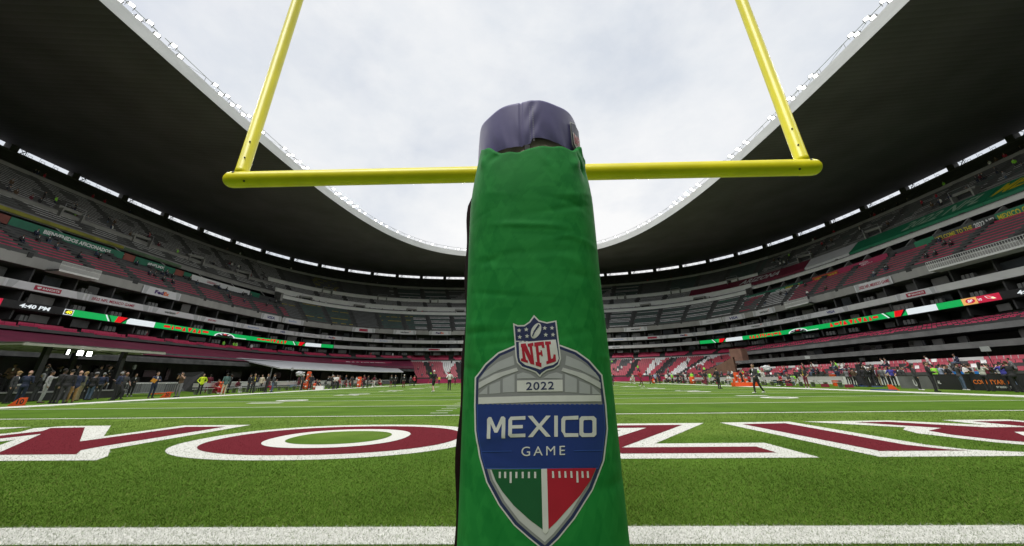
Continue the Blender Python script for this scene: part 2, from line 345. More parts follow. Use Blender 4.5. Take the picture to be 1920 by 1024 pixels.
ad = N('ShaderNodeMath', t, operation='MULTIPLY'); ad.inputs[1].default_value = 0.22; L(wv.outputs['Fac'], ad.inputs[0]); a2 = N('ShaderNodeMath', t, operation='ADD'); L(ad.outputs[0], a2.inputs[0]); L(nz.outputs['Fac'], a2.inputs[1])
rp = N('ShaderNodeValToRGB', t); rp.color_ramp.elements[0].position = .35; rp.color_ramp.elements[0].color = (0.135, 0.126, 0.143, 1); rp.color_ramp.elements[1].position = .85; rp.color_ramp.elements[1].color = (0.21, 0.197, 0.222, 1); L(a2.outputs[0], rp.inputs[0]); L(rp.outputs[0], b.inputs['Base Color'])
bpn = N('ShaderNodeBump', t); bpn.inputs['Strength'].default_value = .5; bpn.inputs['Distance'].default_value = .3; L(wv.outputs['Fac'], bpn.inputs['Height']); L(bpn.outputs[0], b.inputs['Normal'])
m_rim = material('roof_rim_panel', (0.66, 0.66, 0.65), 0.6, 0.10, 0.25, stretch=(1, 1, 3))
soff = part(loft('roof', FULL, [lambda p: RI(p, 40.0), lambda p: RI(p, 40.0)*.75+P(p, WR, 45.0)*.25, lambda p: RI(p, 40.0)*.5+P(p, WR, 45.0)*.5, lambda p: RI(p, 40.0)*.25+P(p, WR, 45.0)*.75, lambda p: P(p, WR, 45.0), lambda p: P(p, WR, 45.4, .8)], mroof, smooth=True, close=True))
FULLR = [radians(x) for x in np.arange(0, 360, 1.0)]
rim = subpart(loft('roof_rim', FULLR, [lambda p: RI(p, 39.995, .02), lambda p: RI(p, 39.96, -.06), lambda p: RI(p, 41.7, -.12), lambda p: RI(p, 41.75, .5)], m_rim, smooth=False, close=True), soff)
subpart(loft('roof_top', FULL, [lambda p: RI(p, 41.74, .3), lambda p: P(p, WR, 48.5, .9), lambda p: P(p, WR, 45.4, .8)], m_conc_d, close=True), soff)

# piers and struts in the open strip under the roof
def ring_len(ring, a0, a1, n=4000):
    ph = np.linspace(a0, a1, n); r = np.array([rad(x, ring) for x in ph]); x = r*np.cos(ph); y = r*np.sin(ph); s = np.concatenate([[0], np.cumsum(np.hypot(np.diff(x), np.diff(y)))]); return ph, s
phw, sw = ring_len(WR, radians(-42), radians(222))
p_left = phi_px(35, WR, 45.0)
s_ref = np.interp(p_left, phw, sw)
pit = 10.6; k0 = -int(s_ref//pit)
mpier = material('pier_concrete', (0.085, 0.083, 0.08), 0.85, 0.25, 1.0)
for k in range(k0, int((sw[-1]-s_ref)//pit)):
    s0 = s_ref+k*pit+0.9; ph = float(np.interp(s0, sw, phw))
    c = P(ph, WR, 0); ang = ph+pi/2
    mb = MB(); mb.box((c.x, c.y, 44.5), (1.25, 1.6, 1.6), ang); 
    p2 = float(np.interp(s0-1.3, sw, phw)); p3 = float(np.interp(s0-2.2, sw, phw))
    mb.bar(P(p2, WR, 43.9), P(p3, WR, 45.1), .09, 4); mb.bar(P(p3, WR, 43.9), P(p3, WR, 45.1), .07, 4); mb.bar(P(p2, WR, 45.1), P(p3, WR, 43.9), .05, 4)
    part(mb.build('roof_pier', mpier))
    for q in (3.2, 5.5, 7.6):
        mr_ = MB(); pa = float(np.interp(s0+q-.3, sw, phw)); pb = float(np.interp(s0+q+.3, sw, phw)); pc = float(np.interp(s0+q+.55, sw, phw))
        mr_.bar(P(pa, WR, 43.9), P(pa, WR, 44.5), .035, 4); mr_.bar(P(pa, WR, 44.5), P(pb, WR, 44.5), .035, 4); mr_.bar(P(pb, WR, 44.5), P(pb, WR, 43.9), .035, 4); mr_.bar(P(pc, WR, 43.9), P(pc, WR, 45.0), .03, 4)
        part(mr_.build('window_railing', mpier))
part(loft('top_wall', FULL, [lambda p: P(p, WR, 43.0, -.6), lambda p: P(p, WR, 43.88, -.6), lambda p: P(p, WR, 43.8, .6), lambda p: P(p, WR, 0.0, 4)], m_conc_d, close=True))

# ------------------------------------------------------------------ seating
SIDE_R = 34; SIDE_L = 149                      # degrees: end of right side stand, start of left side stand
def is_side(d): return d < SIDE_R or d > SIDE_L
STEP = 0.0205                                  # one row
seat_cols = [material('seat_pale', (0.58, 0.58, 0.58), .6, .15, 1.2), material('seat_grey', (0.13, 0.135, 0.14), .6, .2, 1.2), material('seat_green', (0.035, 0.115, 0.095), .6, .2, 1.2),
             material('seat_white', (0.72, 0.72, 0.71), .6, .1, 1.2), material('seat_pink', (0.42, 0.018, 0.075), .55, .15, 1.2), material('seat_dark', (0.035, 0.037, 0.042), .6, .3, 1.2), material('seat_yellow', (0.36, 0.31, 0.03), .6, .2, 1.2), material('seat_red', (0.34, 0.045, 0.07), .5, .12, 1.2)]
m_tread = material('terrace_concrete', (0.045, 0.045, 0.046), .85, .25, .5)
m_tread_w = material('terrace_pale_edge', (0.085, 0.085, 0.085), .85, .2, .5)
AISLES = [x for x in np.arange(-38, 220, 6.1)]
def noise2(x, y): return (sin(x*1.7+y*2.3)+sin(x*0.83-y*3.1+1.3)+sin(x*2.9+y*0.7+2.1))/3
def stepped(name, phis, ts, fn, mat, parent=None):
    """terrace: fn(phi,t) -> point on rake; makes treads and risers"""
    rows = []
    for i, tt in enumerate(ts[:-1]):
        t1 = ts[i+1]
        def lo(p, a=tt): return fn(p, a)
        def up(p, a=tt, c=t1):
            q = fn(p, a).copy(); q.z = fn(p, c).z; return q
        rows += [lo, up]
    rows.append(lambda p: fn(p, ts[-1]))
    V = []; F = []; mi = []; n = len(phis)
    for f in rows: V += [f(p) for p in phis]
    for k in range(len(rows)-1):
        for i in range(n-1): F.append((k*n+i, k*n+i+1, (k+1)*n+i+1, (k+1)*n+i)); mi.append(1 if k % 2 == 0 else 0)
    return mesh(name, V, F, mat, parent, False, mi)
def seats(name, phis_rng, ts, fn, colf, parent, pitch=0.54, w=0.525, skip=None, hb=0.40, sc_h=1.0):
    Vs = []; Q = []; MI = []; base = 0
    dp = [x for x in np.linspace(phis_rng[0], phis_rng[1], 200)]
    for ri, tt in enumerate(ts):
        pts = np.array([fn(p, tt) for p in dp]); s = np.concatenate([[0], np.cumsum(np.hypot(np.diff(pts[:, 0]), np.diff(pts[:, 1])))])
        n = int(s[-1]/pitch); sc = (np.arange(n)+.5)*pitch; ph = np.interp(sc, s, dp)
        X = np.interp(sc, s, pts[:, 0]); Y = np.interp(sc, s, pts[:, 1]); Z = np.interp(sc, s, pts[:, 2])
        keep = np.ones(n, bool); dg = np.degrees(ph)
        for a in AISLES: keep &= np.abs((dg-a)*pi/180*np.hypot(X-XC, Y-YC)) > 0.85
        if skip: keep &= ~np.array([skip(d, tt) for d in dg])
        idx = np.where(keep)[0]
        if not len(idx): continue
        X = X[idx]; Y = Y[idx]; Z = Z[idx]; ph = ph[idx]; dg = dg[idx]
        # local axes: radial outwards, tangent
        x2 = np.interp(sc[idx]+.2, s, pts[:, 0]); y2 = np.interp(sc[idx]+.2, s, pts[:, 1]); tx = x2-X; ty = y2-Y; l = np.hypot(tx, ty)+1e-9; tx /= l; ty /= l; rx = ty; ry = -tx
        sg = np.sign(rx*np.cos(ph)+ry*np.sin(ph)); rx *= sg; ry *= sg
        def pt(a, r, z): return np.stack([X+tx*a+rx*r, Y+ty*a+ry*r, Z+z], 1)
        h = w/2; k_ = sc_h; jj = RNG.normal(0, .02, len(idx))
        c = [pt(-h, .10, .42*k_), pt(h, .10, .42*k_), pt(h, .48, .40*k_), pt(-h, .48, .40*k_), pt(-h, .56+jj, (.42+hb)*k_), pt(h, .56+jj, (.42+hb)*k_), pt(-h, .10, .34*k_), pt(h, .10, .34*k_)]
        m = len(idx); VV = np.stack(c, 1).reshape(-1, 3); q = np.array([[0, 1, 2, 3], [3, 2, 5, 4], [6, 7, 1, 0]])
        Vs.append(VV); Q.append((q[None]+(np.arange(m)*8)[:, None, None]).reshape(-1, 4)+base); base += 8*m
        ci = np.array([colf(d, tt, ri) for d in dg]); MI.append(np.repeat(ci, 3))
    o = quads_np(name, np.concatenate(Vs), np.concatenate(Q), seat_cols, np.concatenate(MI), parent); o['kind'] = 'stuff'; return o

# top tier over the sides, with a deep gap below it; one rake at the far end
rows_all = list(np.arange(0.0, 1.0, STEP))+[1.0]
up_rows = [x for x in rows_all if x > 0.325]; mid_rows = [x for x in rows_all if x < 0.155]
sideR = arc(-42, SIDE_R, 1.5); sideL = arc(SIDE_L, 222, 1.5); farA = arc(SIDE_R, SIDE_L, 1.5)
def rnd_of(d, tt): return noise2(d*.55, tt*22)
def col_top_left(d, tt, ri):
    if tt > .78: return 1 if rnd_of(d, tt) > -.5 else 5
    return 0 if rnd_of(d, tt*.6) > -.35 else 1
def col_top_right(d, tt, ri):
    if tt > .72: return 5 if rnd_of(d, tt) > -.2 else 1
    return 0 if rnd_of(d*.8, tt) > .25 else (1 if rnd_of(d, tt) > -.5 else 2)
_bl = {}
def block(d, tt):
    k = (int((d+38)//6.1), sum(tt > q for q in (.235, .31, .47, .755)))
    if k not in _bl: r = random.Random(int(k[0]*31+k[1]*7+2)); _bl[k] = (r.random(), r.random(), r.random())
    return _bl[k], k
def col_far(d, tt, ri):
    (u, w, x), k = block(d, tt); row = noise2(ri*2.7, k[0]*1.3); fine = noise2(d*1.1, ri*1.9)
    if tt > .76: return 5 if fine > -.45 else 1
    if k[1] == 0:
        if d > 118: return 6 if (row > .45 and fine > -.3) else (1 if u > .5 else 2)
        return 2 if row > .12 else (0 if fine > -.3 else 3)
    if k[1] in (1, 2): return 0 if row > -.35 else (3 if w > .4 else 1)
    if d > 122: return 6 if (u > .55 and fine > .1) else (1 if w > .4 else 0)
    if d < 60: return 2 if u > .35 else 1
    diag = ((d+38) % 6.1)/6.1+(tt-.47)*3.0-x
    return (2 if u > .3 else 1) if diag > 0 and row > -.2 else (0 if row > -.55 else 3)
def col_mid_left(d, tt, ri): return 4 if tt < .085 else 5
def col_mid_right(d, tt, ri):
    if 22 < d < 30: return 0
    if d >= 30: return 1 if rnd_of(d, tt) > 0 else 4
    return 4
for nm, ph, dg, cf, cm in (('right', sideR, (-42, SIDE_R), col_top_right, col_mid_right), ('left', sideL, (SIDE_L, 222), col_top_left, col_mid_left)):
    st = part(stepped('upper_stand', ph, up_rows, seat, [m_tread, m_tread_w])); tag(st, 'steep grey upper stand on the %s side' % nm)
    vis = (radians(-24), radians(SIDE_R)) if nm == 'right' else (radians(SIDE_L), radians(204))
    seats('seat_rows', vis, up_rows[:-1], seat, cf, st, skip=(lambda d, tt: tt < .47 or abs(tt-.755) < .012) if nm == 'right' else (lambda d, tt: abs(tt-.41) < .014 or abs(tt-.755) < .012))
    e0, hb_ = (.30, -.35) if nm == 'left' else (.315, -.25)
    subpart(loft('parapet', ph, [lambda p: seat(p, e0+.002, hb_), lambda p: seat(p, e0-.003, hb_+.05), lambda p: seat(p, e0-.003, .5), lambda p: seat(p, e0+.008, .5), lambda p: seat(p, .33, 0)], m_white if nm == 'right' else m_conc), st)
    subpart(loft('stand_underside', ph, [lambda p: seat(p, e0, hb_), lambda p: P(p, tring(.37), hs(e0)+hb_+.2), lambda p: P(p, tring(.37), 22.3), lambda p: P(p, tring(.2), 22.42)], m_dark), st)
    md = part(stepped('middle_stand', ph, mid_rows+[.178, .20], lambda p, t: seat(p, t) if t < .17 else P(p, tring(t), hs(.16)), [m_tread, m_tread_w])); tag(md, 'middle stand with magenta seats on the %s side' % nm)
    seats('seat_rows', vis, mid_rows, seat, cm, md)
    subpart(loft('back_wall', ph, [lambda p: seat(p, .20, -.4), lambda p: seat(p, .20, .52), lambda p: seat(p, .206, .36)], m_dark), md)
    subpart(loft('walkway_wall', ph, [lambda p: seat(p, .752, .3), lambda p: seat(p, .752, 1.0), lambda p: seat(p, .758, 1.0)], m_conc), st)
    if nm == 'left': subpart(loft('walkway_wall', ph, [lambda p: seat(p, .405, .1), lambda p: seat(p, .405, .95), lambda p: seat(p, .418, .95)], m_conc), st)
m_wwall = material('walkway_white', (.84, .84, .83), .6, .06, .5); m_fasw = material('walkway_grey', (.5, .5, .49), .7, .1, .5)
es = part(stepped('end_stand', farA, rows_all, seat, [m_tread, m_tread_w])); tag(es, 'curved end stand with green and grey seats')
seats('seat_rows', (radians(SIDE_R), radians(SIDE_L)), rows_all[:-1], seat, col_far, es, skip=lambda d, tt: any(abs(tt-q) < .0105 for q in (.235, .31, .47, .755)))
for q, hh in ((.235, 1.3), (.31, 1.6), (.47, 1.4), (.755, 1.0)):
    subpart(loft('walkway_wall', farA, [lambda p: seat(p, q-.004, -.1), lambda p: seat(p, q-.004, hh), lambda p: seat(p, q+.006, hh), lambda p: seat(p, q+.006, 0)], m_wwall if q < .7 else m_fasw), es)
for a in (SIDE_R, SIDE_L):                     # cheek walls where the side stands meet the end stand
    mb = MB(); pts = [seat(radians(a), x, d) for x, d in ((.2, .1), (.30, -1.3), (.30, .7), (.2, 2.4))]
    part(mesh('cheek_wall', pts+[q+Vector((.4, .4, 0)) for q in pts], [(0, 1, 2, 3), (7, 6, 5, 4), (0, 4, 5, 1), (1, 5, 6, 2), (2, 6, 7, 3), (3, 7, 4, 0)], m_conc))
# stairs as dark strips with half-height steps
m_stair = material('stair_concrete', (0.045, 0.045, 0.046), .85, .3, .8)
def stairs(a, t0, t1, fn, rise_t, name='aisle_stairs', wid=1.1):
    mb = MB(); tt = t0
    while tt < t1-1e-6:
        for dz in (0.0, .5):
            q = fn(radians(a), tt+dz*rise_t); q2 = fn(radians(a), tt+(dz+.5)*rise_t); d = hypot(q2.x-q.x, q2.y-q.y)
            mb.box(((q.x+q2.x)/2, (q.y+q2.y)/2, q.z+.10+dz*.25), (wid, d*1.05, (q2.z-q.z)+.35), radians(a)+pi/2)
        tt += rise_t
    return part(mb.build(name, m_stair))
for a in AISLES:
    if not (-24 < a < 206): continue
    if is_side(a):
        stairs(a, .345, .74, seat, STEP); stairs(a, .77, .99, seat, STEP); stairs(a, .0, .17, seat, STEP)
    else:
        for t0, t1 in ((0, .22), (.24, .3), (.325, .46), (.485, .74), (.77, .99)): stairs(a, t0, t1, seat, STEP)
# vomitories
def vomitory(a, tt, w=3.2, hgt=2.0, dep=.045):
    p = radians(a); q = seat(p, tt-.03); ang = p+pi/2; T = Vector((-sin(p), cos(p), 0)); Rr = Vector((cos(p), sin(p), 0))
    mb = MB(); d = dep*38
    for s in (-1, 1): mb.box(q+T*(s*w/2)+Rr*(d/2)+Vector((0, 0, hgt/2)), (.25, d, hgt), ang)
    mb.box(q+Rr*(d*.75)+Vector((0, 0, hgt+.28)), (w+.3, d*.55, .5), ang)
    o = part(mb.build('vomitory', m_conc)); md_ = MB(); md_.box(q+Rr*(d*.8)+Vector((0, 0, hgt/2)), (w-.3, d*.3, hgt-.1), ang); subpart(md_.build('doorway_shade', m_black), o)  # black block stands for the shade inside the opening
    md_ = MB()
    for s in (-1, 1): md_.bar(q+T*(s*w/2)+Vector((0, 0, hgt)), q+T*(s*w/2)+Vector((0, 0, hgt+.9)), .04, 4)
    md_.bar(q-T*w/2+Vector((0, 0, hgt+.9)), q+T*w/2+Vector((0, 0, hgt+.9)), .04, 4); subpart(md_.build('railing', m_metal), o)
for a in np.arange(SIDE_R+5, SIDE_L-2, 12.2): vomitory(a, .47)
for a in np.arange(SIDE_R+11, SIDE_L-2, 12.2): vomitory(a, .27)
for a in np.arange(SIDE_L+6, 204, 9.2): vomitory(a, .42)
for a in np.arange(-12, SIDE_R, 12.2): vomitory(a, .50)

# ------------------------------------------------------------------ suite levels behind white parapets
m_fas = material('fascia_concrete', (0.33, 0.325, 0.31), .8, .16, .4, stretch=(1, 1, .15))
def band(name, z0, z1, mat, dr=0.0, thick=.35):
    return part(loft(name, FULL, [lambda p: P(p, FR, z0, dr+thick), lambda p: P(p, FR, z0, dr), lambda p: P(p, FR, z1, dr), lambda p: P(p, FR, z1, dr+thick), lambda p: P(p, FR, z0, dr+thick)], mat, close=True))
band('fascia', 15.2, 16.55, m_fas); band('suite_parapet', 12.3, 13.3, material('suite_parapet_panel', (0.60, 0.60, 0.59), .6, .08, .4)); band('suite_parapet', 9.9, 10.8, material('suite_parapet_lower', (0.58, 0.58, 0.57), .6, .08, .4))
for z in (15.2, 12.3, 9.9):
    part(loft('suite_slab', FULL, [lambda p: P(p, FR, z+.002, .3), lambda p: P(p, FR, z+.002, 5.2), lambda p: P(p, FR, z+.3, 5.2)], m_conc_d, close=True))
m_divd = material('divider_dark', (.055, .055, .056), .8, .25, .8)
m_cur = [material('suite_curtain', (0.10, 0.098, 0.095), .8, .2, .8), material('suite_blind', (0.055, 0.055, 0.055), .8, .2, .8), m_glass]
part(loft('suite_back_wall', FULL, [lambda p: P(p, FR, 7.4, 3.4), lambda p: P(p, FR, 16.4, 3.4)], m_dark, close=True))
phf, sf = ring_len(FR, radians(-36), radians(216))
for li, (z0, z1) in enumerate(((13.35, 15.15), (10.85, 12.25), (8.6, 9.85))):
    s = 1.0
    while s < sf[-1]-5:
        ph = float(np.interp(s, sf, phf)); q = P(ph, FR, (z0+z1)/2, 1.9); mb = MB(); mb.box(q, (.22, 2.9, z1-z0), ph+pi/2); o = part(mb.build('suite_divider', m_divd))
        if random.random() < .75:
            w = random.choice((1.6, 2.4, 3.2)); s2 = s+.6+random.random()*1.4+w/2; p2 = float(np.interp(s2, sf, phf)); dpt = random.choice((.7, 1.4, 2.6)); hh = (z1-z0)*random.uniform(.6, .95)
            q = P(p2, FR, z0+hh/2, dpt); mb = MB(); mb.box(q, (w, .08, hh), p2+pi/2); part(mb.build('suite_pane', random.choice(m_cur)))
        if random.random() < .5:
            s3 = s+3.4; p3 = float(np.interp(s3, sf, phf)); mb = MB(); q = P(p3, FR, z0, .8)
            for dx in (-.6, 0, .6): mb.box(q+Vector((-sin(p3)*dx, cos(p3)*dx, .35)), (.5, .5, .7), p3+pi/2, taper=.8)
            part(mb.build('suite_chairs', m_conc_d))
        s += 5.1
# ------------------------------------------------------------------ lower stands
LA, LB = 33, 119                                # far end between these angles
farL = arc(LA, LB, 1.5)
def mixp(p, A, B, t, za, zb): 
    r = rad(p, A)*(1-t)+rad(p, B)*t; return Vector((XC+r*cos(p), YC+r*sin(p), za+(zb-za)*t))
fl = lambda p, t: mixp(p, GR, FR, t, 1.25, 6.2)
fr_rows = list(np.linspace(0.0, 1.0, 14))
ls = part(stepped('lower_end_stand', farL, fr_rows, fl, [m_tread, m_tread])); tag(ls, 'lower end stand with red and white seats behind the magenta wall')
def col_low(d, tt, ri):
    k = int((d-LA-2)//4.0); r = random.Random(int(k*13+5)); a = r.random(); sl = r.uniform(-1.5, 1.5)
    x = ((d-LA-2) % 4.0)/4.0+sl*(tt-.5); e = noise2(d*3.1, ri*2.3)*.12
    if a < .28: return 0 if x+e > .5 else 7
    if a < .5: return 5 if x+e > .6 else 7
    if a < .62: return 0 if tt+e < .5 else 5
    return 7
AISLES2 = AISLES; AISLES = [x for x in np.arange(LA+2, LB, 8.0)]
seats('seat_rows', (radians(LA), radians(LB)), fr_rows[:-1], fl, col_low, ls, pitch=.6)
for a in AISLES: stairs(a, 0, .999, fl, fr_rows[1])
AISLES = AISLES2
subpart(loft('walkway_wall', farL, [lambda p: P(p, FR, 6.15, -.1), lambda p: P(p, FR, 6.78, -.1), lambda p: P(p, FR, 6.78, .2)], m_white), ls)
ub = lambda p, t: mixp(p, FR, (66.6, 71.9, 3.2), t, 6.8, 8.2)
us = part(stepped('rear_end_rows', farL, list(np.linspace(0, 1, 5)), ub, [m_tread, m_tread])); seats('seat_rows', (radians(LA), radians(LB)), list(np.linspace(0, .75, 4)), ub, lambda d, t, r: 4, us)
part(loft('field_wall', farL, [lambda p: P(p, GR, 0, 0), lambda p: P(p, GR, 1.25, 0), lambda p: P(p, GR, 1.25, .3), lambda p: P(p, GR, 1.1, .3)], m_pink))
# left: tarped lower stand with a dark skirt overhanging field suites
leftL = arc(LB, 222, 1.5)
tp = part(loft('lower_left_stand', leftL, [lambda p: mixp(p, L1, FR, t, 4.2, 7.7) for t in (0.0,)][0:0]+[lambda p: P(p, L1, 4.25, .1), lambda p: mixp(p, L1, FR, .33, 4.25, 7.6)+Vector((0, 0, .06)), lambda p: mixp(p, L1, FR, .66, 4.25, 7.6), lambda p: P(p, FR, 7.55, 0.2), lambda p: P(p, FR, 7.55, 3.4)], m_pinkd)); tag(tp, 'lower left stand under a magenta tarpaulin')
m_skirt = material('mesh_skirt', (0.085, 0.085, 0.085), .9, .45, 1.2, .5, 3)
subpart(loft('mesh_skirt', leftL, [lambda p: P(p, L1, 3.42), lambda p: P(p, L1, 3.9, .05), lambda p: P(p, L1, 4.3, .6), lambda p: mixp(p, L1, FR, .12, 4.25, 7.6)+Vector((0, 0, .10))], m_skirt), tp)
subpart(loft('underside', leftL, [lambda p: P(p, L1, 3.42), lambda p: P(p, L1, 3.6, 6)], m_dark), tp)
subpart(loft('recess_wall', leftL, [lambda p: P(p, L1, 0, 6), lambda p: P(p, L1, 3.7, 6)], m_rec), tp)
lrow = lambda p, t: mixp(p, (59.5, 65.8, 3.2), FR, t, 7.05, 7.75)
lr = subpart(stepped('rear_rows', leftL, [0, .5, 1.0], lrow, [m_tread, m_tread_w]), tp); o = seats('seat_rows', (radians(LB), radians(205)), [0.1, .6], lrow, lambda d, t, r: 4, tp)
# right: field-level seats, two suite strips, a narrow bank of magenta seats
rightL = arc(-42, LA, 1.5)
rr_ = lambda p, t: mixp(p, L2, FR, t, 6.1, 8.0)
rs = part(stepped('lower_right_stand', rightL, list(np.linspace(0, 1, 8)), rr_, [m_tread, m_tread])); tag(rs, 'narrow lower right stand with magenta seats')
seats('seat_rows', (radians(-41), radians(LA)), list(np.linspace(0.02, .74, 6)), rr_, lambda d, t, r: 4, rs, pitch=.62, w=.50, sc_h=.5)
m_strip = material('grey_strip', (0.155, 0.155, 0.155), .8, .3, .6)
subpart(loft('suite_edge', rightL, [lambda p: P(p, L2, 5.5), lambda p: P(p, L2, 6.12), lambda p: P(p, L2, 6.12, .4)], m_strip), rs)
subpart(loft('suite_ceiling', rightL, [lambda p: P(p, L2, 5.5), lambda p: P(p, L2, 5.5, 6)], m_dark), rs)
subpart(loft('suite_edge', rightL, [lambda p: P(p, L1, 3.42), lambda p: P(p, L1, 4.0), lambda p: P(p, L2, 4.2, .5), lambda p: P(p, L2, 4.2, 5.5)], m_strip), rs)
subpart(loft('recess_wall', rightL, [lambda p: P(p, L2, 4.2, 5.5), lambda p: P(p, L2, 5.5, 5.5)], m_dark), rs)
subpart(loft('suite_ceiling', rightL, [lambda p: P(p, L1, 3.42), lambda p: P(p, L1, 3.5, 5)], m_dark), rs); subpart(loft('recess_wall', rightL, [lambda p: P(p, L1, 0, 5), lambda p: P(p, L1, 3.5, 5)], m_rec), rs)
for i in range(40):
    d = random.uniform(-22, 30); p = radians(d); zz, rg, dr = random.choice(((4.85, L2, 2.0), (2.9, L1, 2.0), (4.8, L2, 1.0))); q = P(p, rg, zz, dr)
    mb = MB(); mb.box(q, (random.uniform(.5, 1.6), .2, random.uniform(.5, 1.1)), p+pi/2); subpart(mb.build('suite_pane', random.choice(m_cur)), rs)
for i in range(34):
    d = random.uniform(124, 202); p = radians(d); q = P(p, L1, 2.2, random.uniform(2, 5)); mb = MB(); mb.box(q, (random.uniform(.6, 2.2), .2, random.uniform(.8, 1.8)), p+pi/2); subpart(mb.build('suite_pane', random.choice(m_cur)), tp)
fs = lambda p, t: mixp(p, GR, (44.5, 60.4, 3.9), t, 0.95, 2.2)
bs = part(stepped('field_level_stand', rightL, list(np.linspace(0, 1, 5)), fs, [m_tread_w, m_tread_w])); tag(bs, 'field level rows of red and white seats on the right')
seats('seat_rows', (radians(-41), radians(LA)), list(np.linspace(0, .75, 4)), fs, lambda d, t, r: 7 if noise2(d*2.5, t*9) > -.62 else 3, bs, pitch=.52, w=.46, sc_h=.8)
subpart(loft('white_barrier', rightL, [lambda p: P(p, (44.5, 60.4, 3.9), 2.1), lambda p: P(p, (44.5, 60.4, 3.9), 2.55), lambda p: P(p, (44.5, 60.4, 3.9), 2.55, .2)], m_white), bs)
part(loft('field_barrier', rightL, [lambda p: P(p, GR, 0), lambda p: P(p, GR, .9), lambda p: P(p, GR, .9, .15), lambda p: P(p, GR, .8, .15)], m_white))
# ------------------------------------------------------------------ goalpost
m_yel = material('goalpost_yellow', (0.84, 0.76, 0.012), 0.36, 0.09, 3.5, 0.05, 9, spec=0.45, detail=8)
CBY, CBZ = 3.114, 2.985
PX, PY = 0.046, 1.20                                   # post foot
gp = empty('goalpost', (PX, PY, 0), 0, 'yellow goalpost with crossbar and two uprights above the end zone', 'goalpost')
def gpart(o): o.parent = gp; o.matrix_parent_inverse = Matrix.Translation((-PX, -PY, 0)); return o
def tube(name, pts, rads, mat, n=28, caps=True):
    pts = [Vector(p) for p in pts]; V = []; F = []; up = Vector((1, 0, 0))
    for i, p in enumerate(pts):
        d = (pts[min(i+1, len(pts)-1)]-pts[max(i-1, 0)]).normalized(); a = up-d*up.dot(d)
        if a.length < 1e-3: a = Vector((0, 1, 0))-d*d.y
        a.normalize(); b_ = d.cross(a)
        V += [p+(a*cos(2*pi*k/n)+b_*sin(2*pi*k/n))*rads[i] for k in range(n)]
    for i in range(len(pts)-1): F += [(i*n+k, i*n+(k+1) % n, (i+1)*n+(k+1) % n, (i+1)*n+k) for k in range(n)]
    F += [tuple(range(n-1, -1, -1)), tuple(range((len(pts)-1)*n, len(pts)*n))]
    return mesh(name, V, F, mat, None, True)
neck = [(PX, PY, z) for z in (0, 1.0, 1.82)]+[(PX*(1-a), PY+(CBY-PY)*a, 1.9+(CBZ-1.9)*a+.22*sin(pi*a)) for a in np.linspace(.03, .985, 14)]
gpart(tube('gooseneck', neck, [.084]*len(neck), m_yel))
hx = 3.02; prof = [(-hx, .004), (-hx+.004, .035), (-hx+.02, .062), (-hx+.045, .078), (-hx+.08, .085), (-hx+.19, .085), (-hx+.195, .083)]
prof = prof+[(-x, r) for x, r in prof[::-1]]
cb = gpart(tube('crossbar', [(x, CBY, CBZ) for x, r in prof], [r for x, r in prof], m_yel, 36))
for s in (-1, 1):
    up = gpart(tube('upright', [(s*2.873, CBY, z) for z in (CBZ+.05, CBZ+.11, CBZ+.112, 6.5, 13.5)], [.062, .062, .0605, .060, .058], m_yel, 28))
    for z in (3.22, 3.42):
        mb = MB(); mb.bar((s*2.873-s*.028, CBY-.051, z), (s*2.873-s*.031, CBY-.058, z), .008, 8); subpart(mb.build('bolt', m_dmetal), up); up.children[-1].matrix_parent_inverse = Matrix.Identity(4)
    mb = MB(); mb.bar((s*2.90, CBY-.066, CBZ+.045), (s*2.90, CBY-.074, CBZ+.050), .013, 8); gpart(mb.build('bolt', m_dmetal))
    mb = MB(); mb.bar((s*2.76, CBY-.064, CBZ-.055), (s*2.76, CBY-.070, CBZ-.060), .010, 8); gpart(mb.build('bolt', m_dmetal))

# ------------------------------------------------------------------ green pad round the post
NS = 2.75
def padR(z):
    if z < 1.6: return .2190+.0022*(1.6-z)
    k = (z-1.6)/.30; return .2190-.037*k**1.6
def wrinkle(th, z):
    w = 0.0
    for (t0, z0, wt, wz, sl, am) in WR_:
        dz = z-z0-sl*(th-t0); w += am*math.exp(-(dz/wz)**2-((th-t0)/wt)**2)
    return w+.0013*sin(9*z+3*th)*sin(4*th+2*z)
WR_ = []
_r = random.Random(3)
for i in range(34):
    WR_.append((-pi/2+_r.uniform(-1.0, 1.0), _r.choice((_r.uniform(1.25, 1.62), _r.uniform(1.05, 1.75), _r.uniform(.5, 1.2))), _r.uniform(.18, .55), _r.uniform(.005, .013), _r.uniform(-.06, .06), _r.choice((-1, 1))*_r.uniform(.0006, .0020)))
for i in range(16): WR_.append((-pi/2+_r.uniform(-1.3, 1.3), _r.uniform(1.70, 1.90), _r.uniform(.06, .16), _r.uniform(.012, .03), _r.uniform(-.5, .5), _r.choice((-1, 1))*_r.uniform(.003, .007)))
def padP(th, z, off=0.0):
    R = padR(z)+wrinkle(th, z)+off; c_, s_ = cos(th), sin(th)
    return Vector((PX+R*math.copysign(abs(c_)**(2/NS), c_), PY+R*math.copysign(abs(s_)**(2/NS), s_), z))
